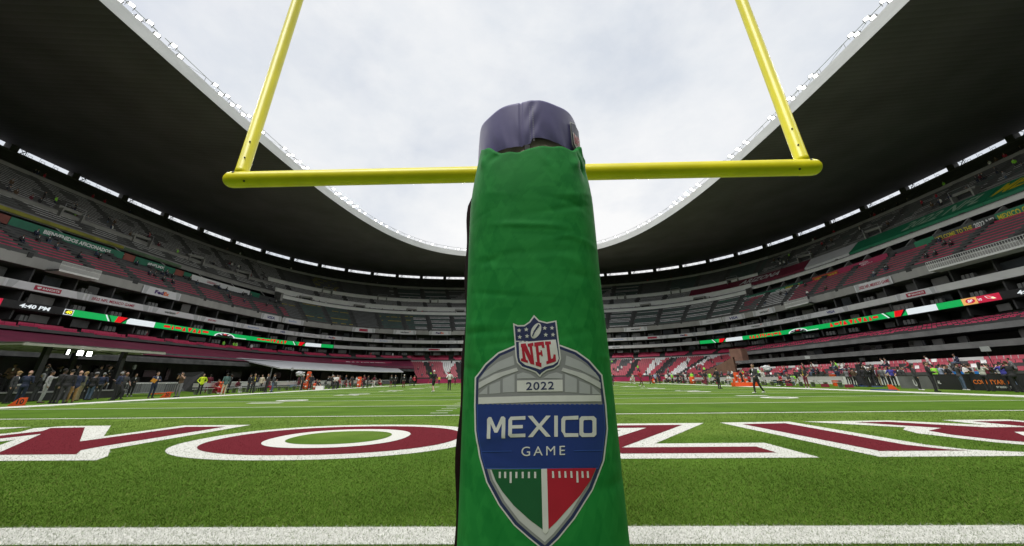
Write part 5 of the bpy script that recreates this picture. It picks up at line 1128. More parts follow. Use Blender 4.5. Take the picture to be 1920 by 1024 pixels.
person(732, 726.5, 'stand', 30, 'black', 'maroon', 'man in black jacket and maroon shorts at the canopy end', shorts=True, sk=1)
person(740, 726, 'hips', 340, 'black', 'black', 'man in black jacket beside maroon shorts at the canopy end')
person(756, 727, 'hips', 10, 'black', 'maroon', 'man in black jacket, maroon trousers and white cap', hair='cap', hc='white')
person(769, 723.5, 'stand', 10, 'char', 'char', 'small distant person in charcoal before the magenta wall')
person(776, 724, 'hips', 30, 'red', 'black', 'distant man in red jacket before the magenta wall', hc='dark')
person(812, 735.5, 'walk', 210, 'black', 'black', 'man in black shirt and shorts with white cap on the field', hair='cap', hc='white', coat=False, shorts=True, shoe='white', hgt=1.04)
person(842, 732, 'hips', 200, 'white', 'black', 'man in white shirt and black trousers left of the pad', coat=False, hc='dark', hgt=1.04)
person(823, 721, 'stand', 0, 'yellow', 'navy', 'far steward in yellow vest before the magenta wall', coat=False)
person(853, 721, 'stand', 40, 'char', 'maroon', 'far person in charcoal and maroon close to the pad')
# right touchline
person(1149, 722.5, 'stand', 20, 'char', 'black', 'man in dark clothes just right of the pad', hair='cap', hc='dark')
person(1184, 719, 'crouch', 40, 'white', 'lgrey', 'player in white bending down right of the pad', coat=False, shoe='white', hgt=1.05)
person(1190, 720, 'bend', 300, 'pale', 'pale', 'second player in pale kit beside the bending player', coat=False, shoe='white')
person(1203, 725.5, 'walk', 60, 'red', 'maroon', 'player in red jersey and shorts on the field', coat=False, sk=2, shorts=True, shoe='white', hgt=1.08)
for x, y, t_, lb_ in ((1223, 718, 'char', 'grey shirt'), (1230, 719, 'lblue', 'pale blue shirt'), (1237, 719, 'navy', 'navy jacket'), (1251, 718, 'white', 'white shirt'), (1262, 718.5, 'lime', 'lime vest'), (1275, 718, 'black', 'black jacket'), (1283, 719, 'char', 'charcoal jacket')):
    person(x, y, random.choice(('stand', 'hips', 'hold')), random.uniform(0, 360), t_, 'black', 'distant person in %s at the near corner of the end stand' % lb_)
person(1300, 720, 'stand', 20, 'lime', 'black', 'steward in lime vest behind the small orange cooler', coat=False)
person(1325, 722, 'stand', 50, 'black', 'maroon', 'man in black top left of the long bench', coat=False, sk=1)
person(1350, 729, 'hips', 130, 'black', 'black', 'man in black shirt and trousers on the right of the field', coat=False, hc='dark', hgt=1.03)
person(1394, 723.5, 'walk', 70, 'black', 'black', 'man in black at the stacked orange coolers', coat=False)
person(1424, 738, 'chin', 310, 'char', 'black', 'man in charcoal suit and white shoes walking on the field with hand at chin', hc='brown', shoe='white', hgt=1.03)
person(1434, 722, 'stand', 120, 'pale', 'pale', 'person in pale clothes right of the charcoal suit', hc='blond')
person(1484, 722, 'sit', 30, 'white', 'black', 'player in white seated on the long bench', coat=False, sk=2, shoe='white', pos=None)
person(1491, 722.5, 'sit', 350, 'lime', 'lgrey', 'person in lime vest seated on the long bench', coat=False, sk=1, shoe='white')
person(1515, 727.5, 'hips', 330, 'black', 'maroon', 'man in black polo with yellow lanyard before the bench', coat=False, lanyard='yellow', hair='cap', hc='red', shoe='white')
for x, y, t_, lb_ in ((1532, 716, 'lgrey', 'grey shirt'), (1549, 716, 'royal', 'royal blue shirt'), (1563, 717, 'black', 'black shirt'), (1573, 717, 'teal', 'teal shirt'), (1415, 715, 'navy', 'navy shirt'), (1470, 715, 'char', 'charcoal shirt')):
    person(x, y, random.choice(('stand', 'hold')), random.uniform(0, 360), t_, 'char', 'person in %s behind the right benches' % lb_)
person(1638, 725, 'camera', 60, 'black', 'black', 'camera operator in black with a white cap at right', hair='cap', hc='white')
person(1651, 723, 'hold', 40, 'lblue', 'black', 'man in light blue shirt beside the camera operator', coat=False)
person(1662, 725, 'stand', 150, 'grey', 'char', 'person in grey with back turned near the blue mat', coat=False)
person(1671, 724.5, 'stand', 60, 'pale', 'black', 'person in pale shirt left of the royal blue top', coat=False)
person(1681, 726, 'hips', 20, 'royal', 'black', 'person in royal blue top near the right orange marker', coat=False)
person(1695, 725, 'pocket', 340, 'maroon', 'black', 'man in maroon jacket near the right orange marker', lanyard='white', shirt='maroon')
person(1703, 724, 'stand', 60, 'char', 'black', 'man behind the maroon jacket at right')
person(1727, 732, 'stand', 100, 'char', 'black', 'long haired person in grey sweater watching from the right', hair='long', hc='dark', shoe='white', shirt='char')
person(1757, 735, 'hold', 100, 'black', 'black', 'man in black suit looking down at right', hc='brown', hgt=1.04)
person(1766, 729, 'stand', 200, 'lime', 'navy', 'steward in lime vest behind the black suit', coat=False)
person(1778, 730, 'camera', 120, 'lblue', 'jean', 'man in light blue shirt lifting a camera', coat=False)
person(1787, 729, 'hold', 70, 'khaki', 'char', 'person in khaki vest among the photographers', coat=False)
person(1811, 732, 'camera', 110, 'char', 'jean', 'camera man in dark jacket and blue jeans at right', shoe='white')
person(1826, 731, 'cross', 60, 'white', 'lgrey', 'person with white sleeves behind the camera man', coat=False, sk=1)
person(1834, 730, 'stand', 240, 'black', 'lgrey', 'man in black left of the orange lettered board')
person(1858, 734, 'camera', 150, 'pale', 'black', 'long haired person in pale patterned top before the orange lettered board', hair='long', hc='dark', coat=False)
person(1900, 734, 'camera', 200, 'royal', 'black', 'person in blue patterned shirt at the right edge', coat=False)
person(1914, 736, 'camera', 210, 'black', 'black', 'photographer in black at the right edge of the photo', hc='brown')
# stewards and fans scattered through the stands
smallf = [figure(dict(POSES['stand'], sleeve=True), 'short', True, False, .045), figure(dict(POSES['sit'], sleeve=True), 'short', True, False, .045)]
rs_ = random.Random(11); tops = ['black', 'char', 'navy', 'maroon', 'red', 'white', 'grey', 'lime', 'brown', 'black', 'char']
def fan(q, ph, sit, label, group, top=None):
    o = bpy.data.objects.new('person', smallf[1 if sit else 0]); o.location = q; o.rotation_euler = (0, 0, ph-pi/2+rs_.uniform(-.5, .5)); link(o)
    for i, m in enumerate((rs_.choice(SK), HC['dark'], CL[top or rs_.choice(tops)], CL[rs_.choice(('black', 'char', 'navy', 'jean'))], CL['black'], CL['white'])): o.material_slots[i].link = 'OBJECT'; o.material_slots[i].material = m
    tag(o, label, 'person', group)
def mesh_np(me):
    v = np.zeros(len(me.vertices)*3); me.vertices.foreach_get('co', v); me.calc_loop_triangles(); f = np.zeros(len(me.loop_triangles)*3, np.int32); me.loop_triangles.foreach_get('vertices', f); pi_ = np.zeros(len(me.loop_triangles), np.int32); me.loop_triangles.foreach_get('polygon_index', pi_)
    mi = np.zeros(len(me.polygons), np.int32); me.polygons.foreach_get('material_index', mi); return v.reshape(-1, 3), f.reshape(-1, 3), mi[pi_]
tinyf = [mesh_np(figure(dict(POSES[k], sleeve=True), 'short', True, False, .055)) for k in ('stand', 'sit')]
CRm = [SK[0], SK[1], HC['dark']]+[CL[x] for x in ('black', 'char', 'navy', 'maroon', 'red', 'white', 'grey', 'lime', 'brown', 'jean')]; CR = []
def far_fan(q, ph, sit): CR.append((q, ph-pi/2+rs_.uniform(-.5, .5), sit, (rs_.choice((0, 0, 1)), 2, rs_.choice((3, 3, 4, 4, 5, 6, 7, 8, 9, 10, 11)), rs_.choice((3, 4, 5, 12)), 3, 8)))
for i in range(80):
    d = rs_.uniform(SIDE_R+2, SIDE_L-2); t_ = rs_.choice((.755, .47, .31, .235)); far_fan(seat(radians(d), t_+.012, .05), radians(d), False)
for i in range(60):
    d = rs_.uniform(SIDE_L+1, 198); t_ = rs_.choice((.755, .41, .41, .5)); far_fan(seat(radians(d), t_+.015, .05), radians(d), False)
for i in range(48):
    d = rs_.uniform(-10, SIDE_R-1); t_ = rs_.choice((.755, .52, .62)); far_fan(seat(radians(d), t_+.012, .05), radians(d), False)
for i in range(30):
    d = rs_.uniform(SIDE_L+1, 196); t_ = rs_.choice(mid_rows[3:]); fan(seat(radians(d), t_, .0), radians(d), True, 'dark clothed person seated at the back of the left middle stand', 'people in the left middle stand', rs_.choice(('black', 'char', 'char', 'navy')))
for i in range(14):
    d = rs_.uniform(-8, SIDE_R-1); t_ = rs_.choice(mid_rows[1:]); fan(seat(radians(d), t_, .0), radians(d), True, 'person seated in the right middle stand', 'people in the right middle stand')
for i in range(80):
    d = rs_.uniform(LA+1, LB-1); t_ = rs_.choice(fr_rows[:-1]); far_fan(fl(radians(d), t_), radians(d), rs_.random() < .6)
for i in range(60):
    d = rs_.uniform(-38, LA-1); t_ = rs_.choice((0, .25, .5)); far_fan(fs(radians(d), t_), radians(d), True)
for i in range(12):
    d = rs_.uniform(122, 190); fan(P(radians(d), FR, 7.6, .6), radians(d), False, 'person standing above the magenta tarpaulin', 'people above the tarpaulin')

Vc, Fc, Mc, kb = [], [], [], 0
for q, an, sit, cm_ in CR:
    v, f, mi = tinyf[1 if sit else 0]; c, s_ = cos(an), sin(an); Vc.append(np.stack([v[:, 0]*c-v[:, 1]*s_+q[0], v[:, 0]*s_+v[:, 1]*c+q[1], v[:, 2]+q[2]], 1)); Fc.append(f+kb); kb += len(v); Mc.append(np.array(cm_)[mi])
tag(quads_np('distant_crowd', np.concatenate(Vc), np.concatenate(Fc), CRm, np.concatenate(Mc), None, 3), 'scattered tiny spectators and stewards far up in the stands', 'crowd', kind='stuff')
# ------------------------------------------------------------------ broadcast stage on the left
m_deck = material('stage_black', (0.028, 0.028, 0.03), .55, .25, 2); m_lip = material('stage_lip', (0.30, 0.30, 0.30), .5, .12, 2); m_truss = material('pale_truss', (0.46, 0.45, 0.40), .5, .15, 1.5)
stg = empty('broadcast_stage', (-34.6, 27.5, 0), 0, 'black broadcast stage under a pale truss roof on the left touchline', 'stage')
def sp(mb, name, mat): o = mb.build(name, mat, stg); return o
sp(MB().box((0, 0, .24), (4.8, 6.6, .48)), 'platform', m_deck); sp(MB().box((0, 0, .53), (4.9, 6.7, .09)), 'platform_edge', m_lip)
for x in (-2.1, 2.0):
    for y in (-2.6, 2.5): sp(MB().box((x, y, 2.0), (.30, .30, 2.85)), 'roof_post', m_dmetal)
rf = sp(MB().box((-.2, .2, 3.55), (6.4, 9.6, .05)), 'roof_sheet', material('stage_roof_sheet', (0.10, 0.10, 0.09), .6, .2, 1))
for y in np.linspace(-4.5, 4.9, 8): MB().box((-.2, y, 3.46), (6.4, .10, .12)).build('roof_beam', m_truss, rf)
for x in (-3.35, -1.2, .9, 2.95): MB().box((x, .2, 3.42), (.12, 9.7, .16)).build('roof_beam', m_truss, rf)
m_pan = material('lit_panel', (1, 1, .97), .4, .01, 1, emit=5.0)
for k, (x, y, w) in enumerate(((1.9, -.6, .62), (1.5, .35, .55), (2.2, -1.6, .22))):
    hd = sp(MB().box((x, y, 3.12), (.12, w, .38), .35), 'lamp_head', m_dmetal); MB().box((x+.075, y+.02, 3.12), (.012, w*.9, .32), .35).build('lit_panel', m_pan, hd); MB().bar((x, y, 3.3), (x, y, 3.45), .02, 5).build('lamp_bracket', m_dmetal, hd)
dk = sp(MB().box((.4, .6, 1.0), (.9, 3.4, .85)), 'desk', m_deck); MB().box((.4, .6, 1.45), (1.1, 3.7, .06)).build('desk_top', m_lip, dk)
mb = MB()
for i in range(9): a = i*.7; mb.bar((1.0+.8*sin(a), -2+i*.5, 3.35-.1*(i % 2)), (1.0+.8*sin(a+.7), -1.5+i*.5, 3.35-.1*((i+1) % 2)), .03, 5)
sp(mb, 'cable', m_black)
for i, (x, y, c, t_) in enumerate(((-34.9, 27.0, 'black', 'in black'), (-34.9, 28.3, 'char', 'in charcoal with bare head'), (-34.9, 29.4, 'navy', 'in navy'))):
    o = person(0, 0, 'sit', 0, c, 'black', 'presenter %s seated at the stage desk' % t_, pos=(x, y, .58), sk=i % 3); o.rotation_euler[2] = radians(90)
person(0, 0, 'hold', 0, 'black', 'black', 'crew member in black standing at the rear of the stage', pos=(-33.6, 30.3, .58)); person(0, 0, 'camera', 0, 'char', 'black', 'stage camera operator in charcoal', pos=(-32.9, 25.6, .58))

# ------------------------------------------------------------------ grey fence along the left touchline
fen = empty('touchline_fence', (-41, 50, 0), 0, 'grey panelled fence with white top rail behind the left touchline', 'fence'); fi = Matrix.Translation(-fen.location)
m_fen = material('fence_fabric', (0.12, 0.123, 0.128), .8, .2, .8, .2, 3); m_fen2 = material('fence_print', (0.20, 0.205, 0.21), .8, .15, .8)
p_ = radians(222); pl_ = radians(126)
phg, sg_ = ring_len(GR, pl_, p_)
for k, s in enumerate(np.arange(0, sg_[-1]-3, 3.0)):
    a, b_ = float(np.interp(s+.03, sg_, phg)), float(np.interp(s+2.97, sg_, phg)); q0, q1 = P(a, GR, 0, .0), P(b_, GR, 0, .0); c = (q0+q1)/2; an = atan2(q1.y-q0.y, q1.x-q0.x); l = (q1-q0).length
    o = MB().box((c.x, c.y, .46), (l, .06, .92), an).build('fence_panel', m_fen if k % 3 else m_fen2); o.parent = fen; o.matrix_parent_inverse = fi
    o2 = MB().box((c.x, c.y, .99), (l+.05, .10, .13), an).build('top_rail', m_white); o2.parent = fen; o2.matrix_parent_inverse = fi
def barrier(px, py, rz, label):
    q = on_ground(px, py); o = empty('crowd_barrier', (q.x, q.y, 0), radians(rz), label, 'barrier', 'metal barriers by the left fence')
    mb = MB()
    for x in (-1.1, 1.1): mb.bar((x, 0, 0), (x, 0, 1.05), .025, 6)
    for z in (.12, 1.05): mb.bar((-1.1, 0, z), (1.1, 0, z), .022, 6)
    mb.build('frame', m_metal, o)
    for i in range(9): MB().bar((-.9+i*.225, 0, .12), (-.9+i*.225, 0, 1.05), .010, 5).build('bar', m_metal, o)
    for x in (-.8, .8): MB().box((x, 0, .02), (.06, .6, .03)).build('foot', m_metal, o)
barrier(258, 740, 80, 'metal barrier between the woman in black and the navy suit'); barrier(305, 738, 85, 'metal barrier behind the orange mat'); barrier(388, 737, 80, 'metal barrier beside the neon steward')
def box_thing(name, px, py, dims, rz, mat, label, cat, group=None, z=0.0, taper=1.0):
    q = on_ground(px, py); o = MB().box((0, 0, dims[2]/2), dims, 0, 0, taper).build(name, mat); o.location = (q.x, q.y, z); o.rotation_euler[2] = radians(rz); return tag(o, label, cat, group)
# sideline markers: orange wedges with the yard number
def marker(px, py, rz, num, label):
    q = on_ground(px, py); o = empty('sideline_marker', (q.x, q.y, 0), radians(rz), label, 'marker', 'orange sideline markers'); o.scale = (.62, .62, .62)
    w = .36; V = [(-.55, -w/2, 0), (.35, -w/2, 0), (.35, -w/2, .62), (-.02, -w/2, .62), (-.55, w/2, 0), (.35, w/2, 0), (.35, w/2, .62), (-.02, w/2, .62)]
    mesh('wedge', V, [(0, 1, 2, 3), (7, 6, 5, 4), (0, 4, 5, 1), (1, 5, 6, 2), (2, 6, 7, 3), (3, 7, 4, 0)], m_orange, o)
    if num:
        uv, F, a = text_mesh(num, .03); mesh('number', [(-.10+.38*u, -w/2-.004, .12+.40*v) for u, v in uv], F, m_black, o)
    return o
marker(33, 761, 40, '10', 'orange wedge marker with the number 10 at far left'); marker(311, 745.5, 30, '20', 'orange wedge marker below the grey fence at left'); marker(1675, 732, 140, None, 'orange wedge marker beside a blue mat on the right')
box_thing('ground_mat', 305, 738.5, (.35, 4.2, .10), 25, m_orange, 'long flat orange mat on the grass before the left fence', 'mat')
def drum(loc, label, group='orange drink coolers', parent=None, s=1.0, c=None):
    o = empty('drink_cooler', loc, 0, label, 'cooler', group); o.scale = (s, s, s)
    MB().lathe([(.20, 0), (.24, .03), (.26, .55), (.25, .58)], 16).build('drum', c or m_orange, o, True); MB().lathe([(.27, .58), (.275, .66), (.20, .70), (.06, .71)], 16).build('lid', m_orange if c is None else c, o, True)
    MB().box((0, -.27, .10), (.05, .07, .05)).build('tap', m_white, o); MB().box((.28, 0, .42), (.05, .16, .05)).build('handle', m_white, o); MB().box((0, -.255, .36), (.22, .02, .16)).build('label_panel', m_white, o)
    return o
q = on_ground(411, 738); drum((q.x, q.y, 0), 'tall orange drum cooler beside the teal jacket', s=1.5); box_thing('storage_trunk', 402, 737, (.9, .6, 1.0), 20, material('maroon_case', (.10, .012, .02), .5, .15, 3), 'maroon equipment trunk left of the tall orange cooler', 'trunk')
for k, (x, y, z, lb_) in enumerate(((567, 730, 0, 'orange cooler on the ground beside the white cap'), (574, 730.5, 0, 'orange cooler at the foot of the left stack'), (574, 730.5, .72, 'middle orange cooler of the left stack'), (574, 730.5, 1.44, 'topmost orange cooler of the left stack'), (590, 731, 0, 'orange cooler beside the crouching person'), (672, 726.5, 0, 'lower orange cooler at the far left benches'), (672, 726.5, .7, 'upper orange cooler at the far left benches'))):
    q = on_ground(x, y); drum((q.x, q.y, z), lb_, s=1.05 if k < 5 else 1.2)
box_thing('white_box', 599, 731, (.9, .5, .45), 10, m_white, 'low white box on the grass beside the crouching person', 'box')
def table(px, py, rz, w, mat, label):
    q = on_ground(px, py); o = empty('equipment_table', (q.x, q.y, 0), radians(rz), label, 'table'); MB().box((0, 0, .78), (w, .8, .05)).build('table_top', mat, o); MB().box((0, -.41, .5), (w, .02, .55)).build('cloth_front', mat, o)
    for x in (-.45, .45):
        for y in (-.33, .33): MB().bar((x*w, y, 0), (x*w, y, .76), .025, 6).build('leg', m_metal, o)
    for i in range(5): MB().lathe([(.04, 0), (.045, .2), (.02, .26)], 8, (-w*.4+i*w*.2, .1*(i % 2), .81)).build('bottle', m_ban, o)
table(547, 729, 75, 2.6, material('slate_blue_cloth', (.10, .20, .38), .7, .15, 2), 'table under slate blue cloth left of the orange coolers'); table(1465, 722, 100, 3.2, m_blue, 'table under bright blue cloth at the right benches')
def bench(x, y, rz, ln, label, group, col=None):
    o = empty('team_bench', (x, y, 0), radians(rz), label, 'bench', group); c = col or m_metal
    MB().box((0, 0, .46), (ln, .42, .05)).build('seat', c, o); MB().box((0, .22, .78), (ln, .05, .34)).build('backrest', c, o)
    for k in range(4): MB().box((-ln/2+.3+k*(ln-.6)/3, .02, .22), (.05, .4, .44)).build('leg', m_metal, o)
ORD = ('nearest', 'second', 'third', 'fourth', 'fifth', 'sixth', 'seventh', 'farthest')
m_bench = material('bench_aluminium', (.55, .55, .54), .4, .08, 2, metal=.3)
for k in range(8): bench(-29.6, 37+k*6.0, 90, 5.2, ORD[k]+' silver team bench on the left touchline counted from the camera', 'benches on the left touchline', m_bench)
for k in range(7): bench(29.6, 39.2+k*6.4, -90, 5.6, ORD[k]+' silver team bench on the right touchline counted from the camera', 'benches on the right touchline', m_bench)
rr4 = random.Random(5)
def seated(n, x, rz, tops_, trs, side):
    for k in range(n):
        y = 37.5+rr4.uniform(-1, 43); a, b_ = rr4.choice(tops_), rr4.choice(trs); o = person(0, 0, 'sit', 0, a, b_, 'player in %s top and %s legwear on a %s bench' % (cn(a), cn(b_), side), pos=(x, y, 0), coat=False, sk=rr4.randrange(3), shoe='white', group='players on the %s benches' % side); o.rotation_euler[2] = radians(rz)
seated(22, -29.5, 90, ('red', 'maroon', 'maroon', 'char', 'black'), ('red', 'black', 'lgrey'), 'left'); seated(16, 29.5, -90, ('white', 'red', 'char', 'lgrey'), ('black', 'maroon', 'lgrey'), 'right')
for k in range(26):
    s_ = rr4.choice((-1, 1)); y = rr4.uniform(38, 84); sdn = 'left' if s_ < 0 else 'right'; a, b_ = rr4.choice(('black', 'char', 'maroon', 'red', 'white', 'navy', 'lime', 'grey')), rr4.choice(('black', 'char', 'maroon', 'khaki'))
    o = person(0, 0, rr4.choice(('stand', 'hips', 'hold', 'walk')), rr4.uniform(0, 360), a, b_, 'standing staff member in %s top and %s trousers behind the %s benches' % (cn(a), cn(b_), sdn), pos=(s_*rr4.uniform(31, 34), y, 0), coat=rr4.random() < .5, sk=rr4.randrange(3), group='staff behind the %s benches' % sdn)
for k in range(9):
    y = 34+k*4.6+rr4.uniform(-1, 1); o = MB().box((0, 0, .17), (.6, .34, .26), 0, 0, .85).box((0, 0, .28), (.3, .04, .05)).build('kit_bag', cloth((.20, .012, .03))); o.location = (29.0, y, 0); o.rotation_euler[2] = radians(80+rr4.uniform(-20, 20)); tag(o, 'red kit bag under the right benches', 'bag', 'kit bags under the right benches')
# right-hand coolers, bin, mats
for k, (x, y, z, lb_) in enumerate(((1380, 722, 0, 'leftmost orange cooler of the right stack'), (1390, 722, 0, 'middle orange cooler of the right stack'), (1400, 722.5, 0, 'right orange cooler of the right stack'), (1384, 722, .74, 'upper left orange cooler of the right stack'), (1395, 722, .74, 'upper right orange cooler of the right stack'), (1299, 720, 0, 'lone orange cooler by the lime steward'), (1226, 719, 0, 'small orange cooler far away right of the pad'))):
    q = on_ground(x, y); drum((q.x, q.y, z), lb_, s=1.08 if k != 5 else 1.5)
q = on_ground(1392, 724); o = MB().box((0, 0, .2), (2.6, .8, .4)).build('cooler_base', m_orange); o.location = (q.x-.2, q.y-.9, 0); tag(o, 'flat orange crate in front of the right cooler stack', 'crate')
q = on_ground(1570, 724); ob = empty('orange_bin', (q.x, q.y, 0), radians(20), 'open orange bin at the end of the right bench', 'bin'); MB().lathe([(.36, 0), (.46, 1.05), (.48, 1.08), (.42, 1.08), (.34, .1)], 4).build('tub', m_orange, ob); MB().lathe([(.485, 1.04), (.50, 1.10), (.47, 1.12)], 4).build('rim', m_orange, ob)
for k, (x, y, w, lb_) in enumerate(((1600, 724, 2.2, 'left'), (1634, 725.5, 1.6, 'middle'), (1657, 732, 1.3, 'right'))): box_thing('blue_mat', x, y, (w, .8, .06), 85, material('navy_mat', (.03, .07, .22), .7, .2, 3), '%s of the three blue mats on the right touchline' % lb_, 'mat', 'blue mats')
# covered cameras
def draped_camera(px, py, hgt, label, sz=1.0):
    q = on_ground(px, py); o = empty('covered_camera', (q.x, q.y, 0), random.uniform(0, 6), label, 'camera', 'cloth covered cameras')
    for k in range(3): a = 2*pi*k/3; MB().bar((.7*cos(a), .7*sin(a), 0), (0, 0, hgt-.1), .035, 6).build('tripod_leg', m_dmetal, o)
    V, F = ellipsoid((0, 0, hgt+.25*sz), (.75*sz, .42*sz, .42*sz), 18, 10); r = random.Random(int(px))
    V = [Vector(v)+Vector((r.uniform(-.06, .06), r.uniform(-.06, .06), r.uniform(-.07, .05)-(.22*sz if v[2] < hgt+.1 else 0))) for v in V]; mesh('cloth_cover', V, F, m_can, o, False)
    MB().bar((.5*sz, 0, hgt+.3*sz), (1.0*sz, .1, hgt+.34*sz), .14*sz, 10, .17*sz).build('lens_hood', m_ban, o)
draped_camera(556, 730, 1.9, 'white cloth covered camera raised above the left coolers', .62); draped_camera(1446, 722, 1.9, 'white cloth covered camera raised behind the charcoal suit', .62)
def light_stand(px, py, hgt, label):
    q = on_ground(px, py); o = empty('light_stand', (q.x, q.y, 0), random.uniform(0, 6), label, 'light stand')
    for k in range(3): a = 2*pi*k/3; MB().bar((.5*cos(a), .5*sin(a), 0), (0, 0, .7), .02, 5).build('leg', m_dmetal, o)
    MB().bar((0, 0, .5), (0, 0, hgt), .022, 6).build('pole', m_dmetal, o); MB().box((0, 0, hgt+.12), (.5, .14, .34), .4).build('head', m_grey, o)
light_stand(232, 743, 2.2, 'thin light stand at the right end of the stage'); light_stand(540, 731, 2.4, 'thin light stand left of the covered camera'); light_stand(1885, 731, 2.6, 'stand with a grey panel above the orange lettered board'); light_stand(1530, 722, 3.0, 'tall thin stand behind the right bench')
# black backdrop behind the photographer and black camera crane at right
q = on_ground(345, 739); o = empty('black_umbrella', (q.x, q.y, 0), .4, 'large black shade cloth on poles behind the brown shirted photographer', 'shade'); mesh('cloth', [(-.8, 0, 1.9), (1.0, .1, 2.0), (1.1, 0, .1), (.1, -.3, .25), (-.6, 0, .9), (-.8, .08, 1.9), (1.0, .18, 2.0), (1.1, .08, .1), (.1, -.22, .25), (-.6, .08, .9)], [(0, 1, 2, 3, 4), (9, 8, 7, 6, 5), (0, 5, 6, 1), (1, 6, 7, 2), (2, 7, 8, 3), (3, 8, 9, 4), (4, 9, 5, 0)], m_black, o)
for x in (-.75, 1.0): MB().bar((x, .12, 0), (x, .12, 2.0), .03, 6).build('pole', m_dmetal, o)
q = on_ground(1622, 724); o = empty('camera_crane', (q.x, q.y, 0), radians(-60), 'black camera crane standing over the blue mats', 'crane'); MB().box((0, 0, .5), (.9, .7, 1.0), 0, 0, .8).build('base', m_black, o); MB().box((0, 0, 1.5), (.35, .35, 1.2)).build('column', m_black, o); MB().bar((-.4, 0, .9), (.5, 0, 2.5), .09, 8).build('arm', m_black, o); MB().box((-.45, 0, .85), (.4, .4, .4)).build('counterweight', m_black, o); MB().box((.55, 0, 2.55), (.4, .25, .3)).build('camera_head', m_black, o)
for k in range(3): a = 2*pi*k/3; MB().lathe([(.16, -.05), (.18, 0), (.16, .05)], 10, (.5*cos(a), .5*sin(a), .18)).build('wheel', m_dmetal, o)
# advertising boards at right
def board(p0, p1, hgt, label, items, mat=None):
    a, b_ = on_ground(*p0), on_ground(*p1); d = b_-a; l = d.length; o = empty('advertising_board', (a.x, a.y, 0), atan2(d.y, d.x), label, 'board', 'dark advertising boards on the right')
    MB().box((l/2, .04, hgt/2), (l, .08, hgt)).build('panel', mat or m_dgrey2, o); MB().box((l/2, .04, hgt+.02), (l, .10, .05)).build('top_edge', m_dmetal, o)
    for x in (.3, l-.3): MB().bar((x, .1, hgt*.8), (x, .6, 0), .03, 5).build('strut', m_metal, o)
    for s, u0, u1, z0, z1, m in items:
        uv, F, _a = text_mesh(s, .025); mesh('lettering', [(l*(u0+(u1-u0)*u), -.012, hgt*(z0+(z1-z0)*v)) for u, v in uv], F, m, o)
m_dgrey2 = material('board_dark', (.022, .022, .026), .45, .2, 2); t_orb = material('ink_bright_orange', (.85, .20, .03), .5, .05, 3)
board((1829, 732.2), (1907, 734.2), 1.0, 'black board with bright orange capitals at right', [('COURTYARD', .05, .93, .40, .68, t_orb), ('BY MARRIOTT', .58, .93, .18, .30, t_white)])
board((1762, 730.2), (1828, 732.1), 1.0, 'dark board with white letters left of the orange lettered board', [('AL', .03, .13, .38, .62, t_white)]); board((1690, 728), (1760, 730.1), .95, 'grey board with white mark behind the grey sweater', [('U', .42, .52, .2, .7, t_white)], m_strip)
board((1909, 734.3), (1990, 736), 1.0, 'black board with pale blue letter at the right edge', [('R', .06, .16, .4, .8, t_pb)])
for k, (x, lb_) in enumerate(((1845, 'left'), (1868, 'middle'), (1892, 'right'))):
    q = on_ground(x, 730); o = MB().box((0, 0, .62), (1.5, .9, 1.24), 0, 0, .94).box((0, -.46, .75), (1.0, .02, .5)).build('blue_crate', m_blue); o.location = (q.x+.3, q.y+1.6, 0); o.rotation_euler[2] = radians(20+k*7); tag(o, '%s of the blue crates behind the orange lettered board' % lb_, 'crate', 'blue crates')
q = on_ground(285, 747); o = MB().box((0, 0, 0), (.30, .03, .24), 0, 0).build('folder', material('orange_folder', (.62, .26, .02), .6, .05, 4)); o.location = (q.x+.10, q.y-.42, 1.18); o.rotation_euler = (.1, .5, .9); tag(o, 'orange folder held by the man in the navy suit', 'folder')
for k, (x, y) in enumerate(((XL+.9, FARGOAL), (-XL-.9, FARGOAL))):
    o = MB().box((0, 0, .23), (.1, .1, .46)).build('pylon', m_orange); o.location = (x, y, 0); tag(o, 'orange pylon at the %s far corner' % ('right' if x > 0 else 'left'), 'pylon', 'goal line pylons')

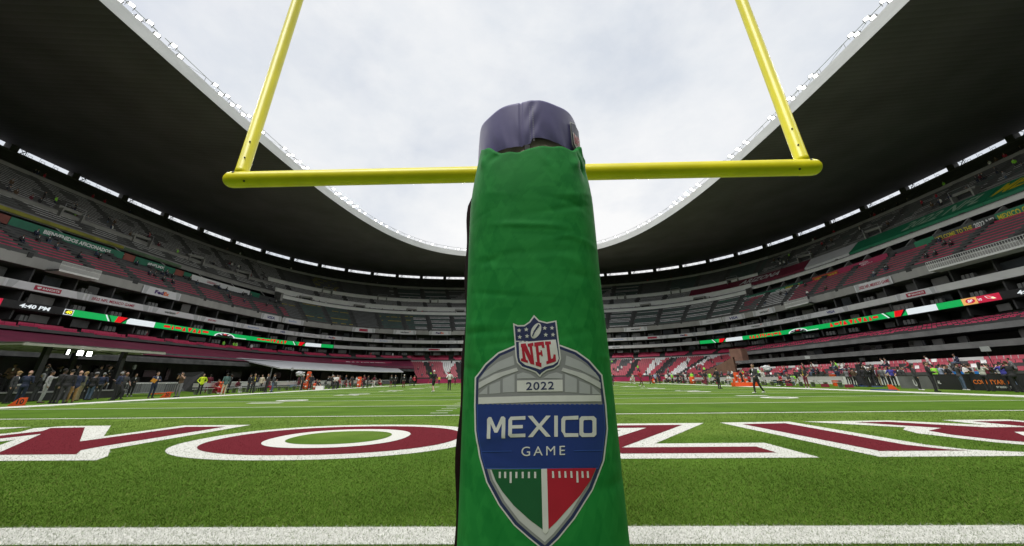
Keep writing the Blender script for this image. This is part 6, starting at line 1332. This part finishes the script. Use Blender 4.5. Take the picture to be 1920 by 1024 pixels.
# media crowd
mc = random.Random(21)
def crowd(n, xr, yr, cols, label, group):
    seen = set()
    for _ in range(n):
        x = mc.uniform(*xr); y = mc.uniform(*yr); ps, tp_, tr, hr, hc_ = mc.choice(('stand', 'hips', 'hold', 'camera', 'pocket', 'cross', 'walk')), mc.choice(cols), mc.choice(('black', 'black', 'char', 'jean', 'khaki')), mc.choice(('short', 'cap', 'short', 'long', 'bald')), mc.choice(('dark', 'brown', 'dark', 'grey'))
        person(x, y, ps, mc.uniform(0, 360), tp_, tr, '%s in %s top and %s trousers %s' % ({'cap': 'capped', 'long': 'long haired', 'bald': 'bald'}.get(hr, 'short haired')+' '+label[0], cn(tp_), cn(tr), label[1]), hair=hr, hc=hc_, sk=mc.randrange(3), coat=mc.random() < .5, hgt=mc.uniform(.95, 1.04), group=group)
DK = ['black', 'black', 'char', 'navy', 'brown', 'grey', 'black', 'maroon']
crowd(7, (150, 232), (748.5, 751), ['black', 'char', 'black', 'navy'], ('crew member', 'before the broadcast stage'), 'crew at the broadcast stage')
crowd(5, (-30, 60), (748, 753), DK, ('crew member', 'left of the stage'), 'crew left of the broadcast stage')
crowd(16, (1590, 1720), (721, 726), DK+['white', 'lblue'], ('person', 'left of the dark boards'), 'media crowd left of the boards')
crowd(9, (1770, 1935), (727.5, 731), DK+['lgrey'], ('person', 'by the dark boards'), 'media crowd by the boards')
crowd(14, (1215, 1330), (717.5, 719.5), DK+['white', 'lime', 'red'], ('person', 'below the end stand'), 'figures at the foot of the end stand')
crowd(14, (520, 700), (724.5, 729), DK+['red', 'white', 'red'], ('person', 'under the canopy'), 'figures under the white canopy')
for k in range(9):
    tp_ = mc.choice(('black', 'char', 'black', 'navy', 'brown')); o = person(0, 0, mc.choice(('stand', 'hold', 'hips', 'pocket')), mc.uniform(0, 360), tp_, 'black', 'crew member in %s top standing on the broadcast stage' % cn(tp_), pos=(mc.uniform(-36.6, -32.7), 24.7+k*.68, .575), hair=mc.choice(('short', 'cap', 'long')), sk=mc.randrange(3), group='crew on the broadcast stage')
